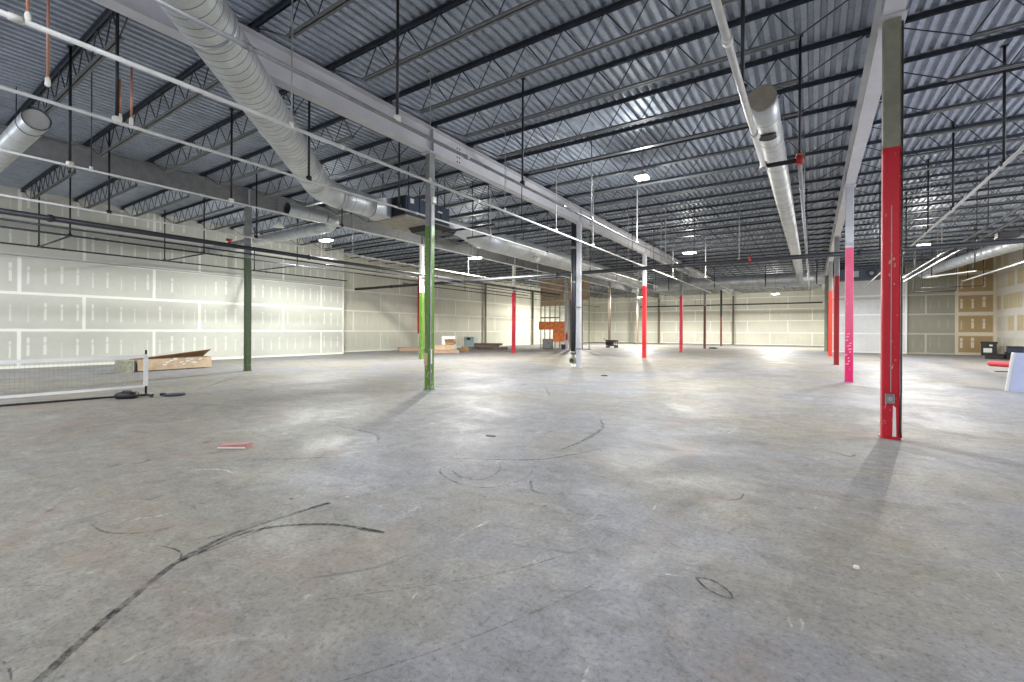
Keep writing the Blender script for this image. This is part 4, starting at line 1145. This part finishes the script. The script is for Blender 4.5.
m_ = MB(); m_.box(-0.44, -0.37, 0, 0.44, 0.37, 0.06); m_.build('plinth', M['plank'], t)
# planks
for i, (x, y, z, L, wd, hz, rz, mt, lab) in enumerate((
        (-18.5, 24.5, 0.0, 1.6, 0.30, 0.17, 0.60, 'plank_grey', 'grey weathered plank lowest at the left of the plank heap'),
        (-17.75, 24.45, 0.0, 2.0, 0.34, 0.17, 0.57, 'plank', 'dark beam lying at the right of the plank heap'),
        (-18.25, 24.45, 0.175, 1.7, 0.28, 0.10, 0.68, 'plank_grey', 'grey plank across the middle of the plank heap'),
        (-18.15, 24.5, 0.28, 1.9, 0.30, 0.14, 0.52, 'plank', 'dark plank on top of the plank heap'))):
    t = thing('plank', lab, 'plank', (x, y, z), rz, 'planks of the heap beside the crimson column')
    m_ = MB(); m_.rbox(-L / 2, -wd / 2, 0, L / 2, wd / 2, hz, 0.012); m_.build('board', M[mt], t)
    m_ = MB(); m_.box(L / 2 + 0.0005, -wd / 2 + 0.015, 0.012, L / 2 + 0.003, wd / 2 - 0.015, hz - 0.012); m_.build('sawn_end', M['card_in'], t)
# stud frame with boards
t = thing('stud_frame', 'tall framed partition with plywood head and orange boards at the far left', 'stud frame', (-14.6, 28.78, 0))
m_ = MB()
for xx in (-1.95, -1.62, -1.2, -0.78, -0.4, 1.35, 1.85):
    mm2 = MB(); mm2.box(xx - 0.022, -0.05, 0.04, xx + 0.022, 0.05, 4.96); mm2.build('stud', M['stud'], t)
mm2 = MB(); mm2.rbox(0.02, -0.09, 0.0, 0.24, 0.09, 4.6, 0.01); mm2.build('post', M['upper_pale'], t)
mm2 = MB(); mm2.box(-2.05, -0.055, 0, 0.0, 0.055, 0.04); mm2.build('sole_plate', M['stud'], t)
mm2 = MB(); mm2.box(1.2, -0.055, 0, 1.95, 0.055, 0.04); mm2.build('sole_plate', M['plank'], t)
mm2 = MB(); mm2.box(-1.95, -0.065, 2.18, -0.35, -0.051, 2.26); mm2.build('cross_rail', M['stud'], t)
mm2 = MB()
for a, bq in ((-1.95, -0.99), (-0.98, -0.02), (0.26, 1.0), (1.01, 1.88)):
    mm2.box(a, -0.075, 3.42, bq, -0.052, 4.96)
mm2.build('plywood_head', M['ply'], t)
mm2 = MB(); mm2.box(-1.95, -0.072, 3.06, 0.0, -0.052, 3.40); mm2.build('plywood_strip', M['card'], t)
mm2 = MB(); mm2.box(-2.08, -0.085, 1.35, 0.15, -0.066, 1.93); mm2.build('orange_board', M['osb'], t)
mm2 = MB(); mm2.box(-0.92, -0.085, 0.50, 0.12, -0.066, 1.345); mm2.build('orange_board', M['osb'], t)
mm2 = MB(); mm2.box(-0.90, 0.06, 0.05, 0.0, 0.08, 0.5); mm2.build('white_board', M['white'], t)
t = thing('floor_cabinet', 'small grey cabinet standing under the orange boards', 'cabinet', (-15.75, 28.38, 0))
m_ = MB(); m_.rbox(-0.32, -0.22, 0.03, 0.32, 0.25, 0.70, 0.015); m_.build('cabinet_body', M['steel_grey'], t)
m_ = MB(); m_.box(-0.3, -0.236, 0.08, 0.3, -0.2205, 0.66); d_ = m_.build('door', M['upper_grey'], t)
m_ = MB(); m_.box(0.2, -0.256, 0.32, 0.24, -0.2365, 0.44); m_.build('handle', M['black'], d_)
m_ = MB(); m_.box(-0.3, -0.2, 0, 0.3, 0.23, 0.03); m_.build('plinth', M['black'], t)
t = thing('bucket', 'dark blue bucket at the foot of the stud frame', 'bucket', (-14.55, 28.45, 0))
m_ = MB(); m_.tube([(0, 0, 0), (0, 0, 0.03), (0, 0, 0.3), (0, 0, 0.33)], 0.14, 18, rs=[0.12, 0.125, 0.15, 0.16]); m_.build('bucket_body', M['blue_dark'], t)
m_ = MB(); m_.tube([(0.155 * math.cos(a), -0.02, 0.31 + 0.12 * math.sin(a)) for a in [math.pi * i / 10 for i in range(11)]], 0.006, 6); m_.build('handle', M['steel_grey'], t)
t = thing('fire_extinguisher', 'red extinguisher hanging on the post beside the orange boards', 'extinguisher', (-14.35, 28.56, 0))
m_ = MB(); m_.tube([(0, 0, 0.62), (0, 0, 0.65), (0, 0, 1.02), (0, 0, 1.1), (0, 0, 1.14)], 0.08, 16, rs=[0.06, 0.08, 0.08, 0.04, 0.025]); m_.build('cylinder_body', M['red'], t)
m_ = MB(); m_.tube([(0, 0, 1.14), (0, -0.02, 1.18), (0.08, -0.03, 1.19)], 0.014, 8); m_.build('valve_handle', M['black'], t)
m_ = MB(); m_.tube([(0.02, -0.03, 1.15), (0.09, -0.06, 1.05), (0.085, -0.06, 0.75)], 0.012, 8); m_.build('hose', M['black'], t)
m_ = MB(); m_.box(-0.03, 0.07, 0.8, 0.03, 0.135, 1.0); m_.build('bracket', M['black'], t)
# black utility cart
t = thing('utility_cart', 'black utility cart standing alone near the brown column', 'cart', (-12.75, 33.0, 0), -0.15)
t.scale = (0.74, 0.8, 0.8)
m_ = MB(); m_.rbox(-0.62, -0.25, 0.58, 0.62, 0.25, 0.74, 0.02); m_.build('top_tray', M['black'], t)
m_ = MB(); m_.rbox(-0.60, -0.24, 0.22, 0.0, 0.24, 0.56, 0.02); m_.build('motor_box', M['black'], t)
m_ = MB(); m_.rbox(-0.05, -0.22, 0.18, 0.60, 0.22, 0.26, 0.02); m_.build('lower_shelf', M['black'], t)
for sx in (0.05, 0.5):
    for sy in (-0.2, 0.2):
        m_ = MB(); m_.box(sx - 0.025, sy - 0.025, 0.26, sx + 0.025, sy + 0.025, 0.585); m_.build('leg', M['black'], t)
for sx in (-0.45, 0.5):
    for sy in (-0.19, 0.19):
        m_ = MB(); m_.tube([(sx, sy - 0.03, 0.1), (sx, sy + 0.03, 0.1)], 0.1, 16); m_.build('wheel', M['pipe_dark'], t)
m_ = MB(); m_.tube([(-0.62, -0.18, 0.7), (-0.95, -0.18, 0.86), (-0.95, 0.18, 0.86), (-0.62, 0.18, 0.7)], 0.014, 8); m_.build('push_handle', M['black'], t)
# small scraps
def scrap(name, label, cat, x, y, sx, sy, sz, rz, mat):
    m_ = MB()
    n = 7
    base = [(sx * math.cos(2 * math.pi * k / n) * random.uniform(.75, 1.05), sy * math.sin(2 * math.pi * k / n) * random.uniform(.75, 1.05)) for k in range(n)]
    m_.loft([[(a, b_, 0) for a, b_ in base], [(a * .92, b_ * .92, sz * random.uniform(.6, 1.0)) for a, b_ in base], [(a * .5, b_ * .5, sz) for a, b_ in base]])
    o = m_.build(name, M[mat], None, (x, y, 0)); o.rotation_euler = (0, 0, rz)
    return tag(o, label, cat)
t = thing('brick_piece', 'flat pink brick piece lying on the floor at the left', 'brick', (-5.12, 2.40, 0), 0.62)
m_ = MB(); m_.hexa([(-0.16, -0.055, 0), (0.15, -0.06, 0), (0.16, 0.05, 0), (-0.13, 0.06, 0), (-0.15, -0.05, 0.03), (0.14, -0.052, 0.04), (0.15, 0.045, 0.038), (-0.12, 0.052, 0.028)]); m_.build('brick_body', M['brick'], t)
m_ = MB(); m_.hexa([(-0.155, -0.062, 0), (0.14, -0.067, 0), (0.14, -0.0605, 0), (-0.155, -0.0555, 0), (-0.15, -0.06, 0.012), (0.13, -0.064, 0.012), (0.13, -0.0605, 0.012), (-0.15, -0.056, 0.012)]); m_.build('mortar_edge', M['fitting'], t)
scrap('pebble', 'small white lump on bare floor at the right', 'pebble', 0.20, 3.02, 0.018, 0.014, 0.014, 0.4, 'white')
scrap('debris_chip', 'small red chip on the floor near the long tyre mark', 'chip', -3.21, 1.90, 0.02, 0.008, 0.008, 0.5, 'brick')
scrap('debris_chip', 'dark scrap in the middle of the floor', 'chip', -3.18, 4.35, 0.07, 0.03, 0.012, 0.3, 'pipe_dark')
scrap('debris_chip', 'dark flat scrap on the far floor right of the last red column', 'chip', -6.2, 36.6, 0.42, 0.25, 0.10, 0.1, 'black')
scrap('debris_chip', 'dark scrap on the floor before the riser column', 'chip', -4.85, 12.0, 0.10, 0.05, 0.03, 0.3, 'pipe_dark')
scrap('debris_chip', 'dark thin scrap on the floor before the red foam roll', 'chip', 5.2, 21.0, 0.3, 0.12, 0.03, 0.2, 'pipe_dark')
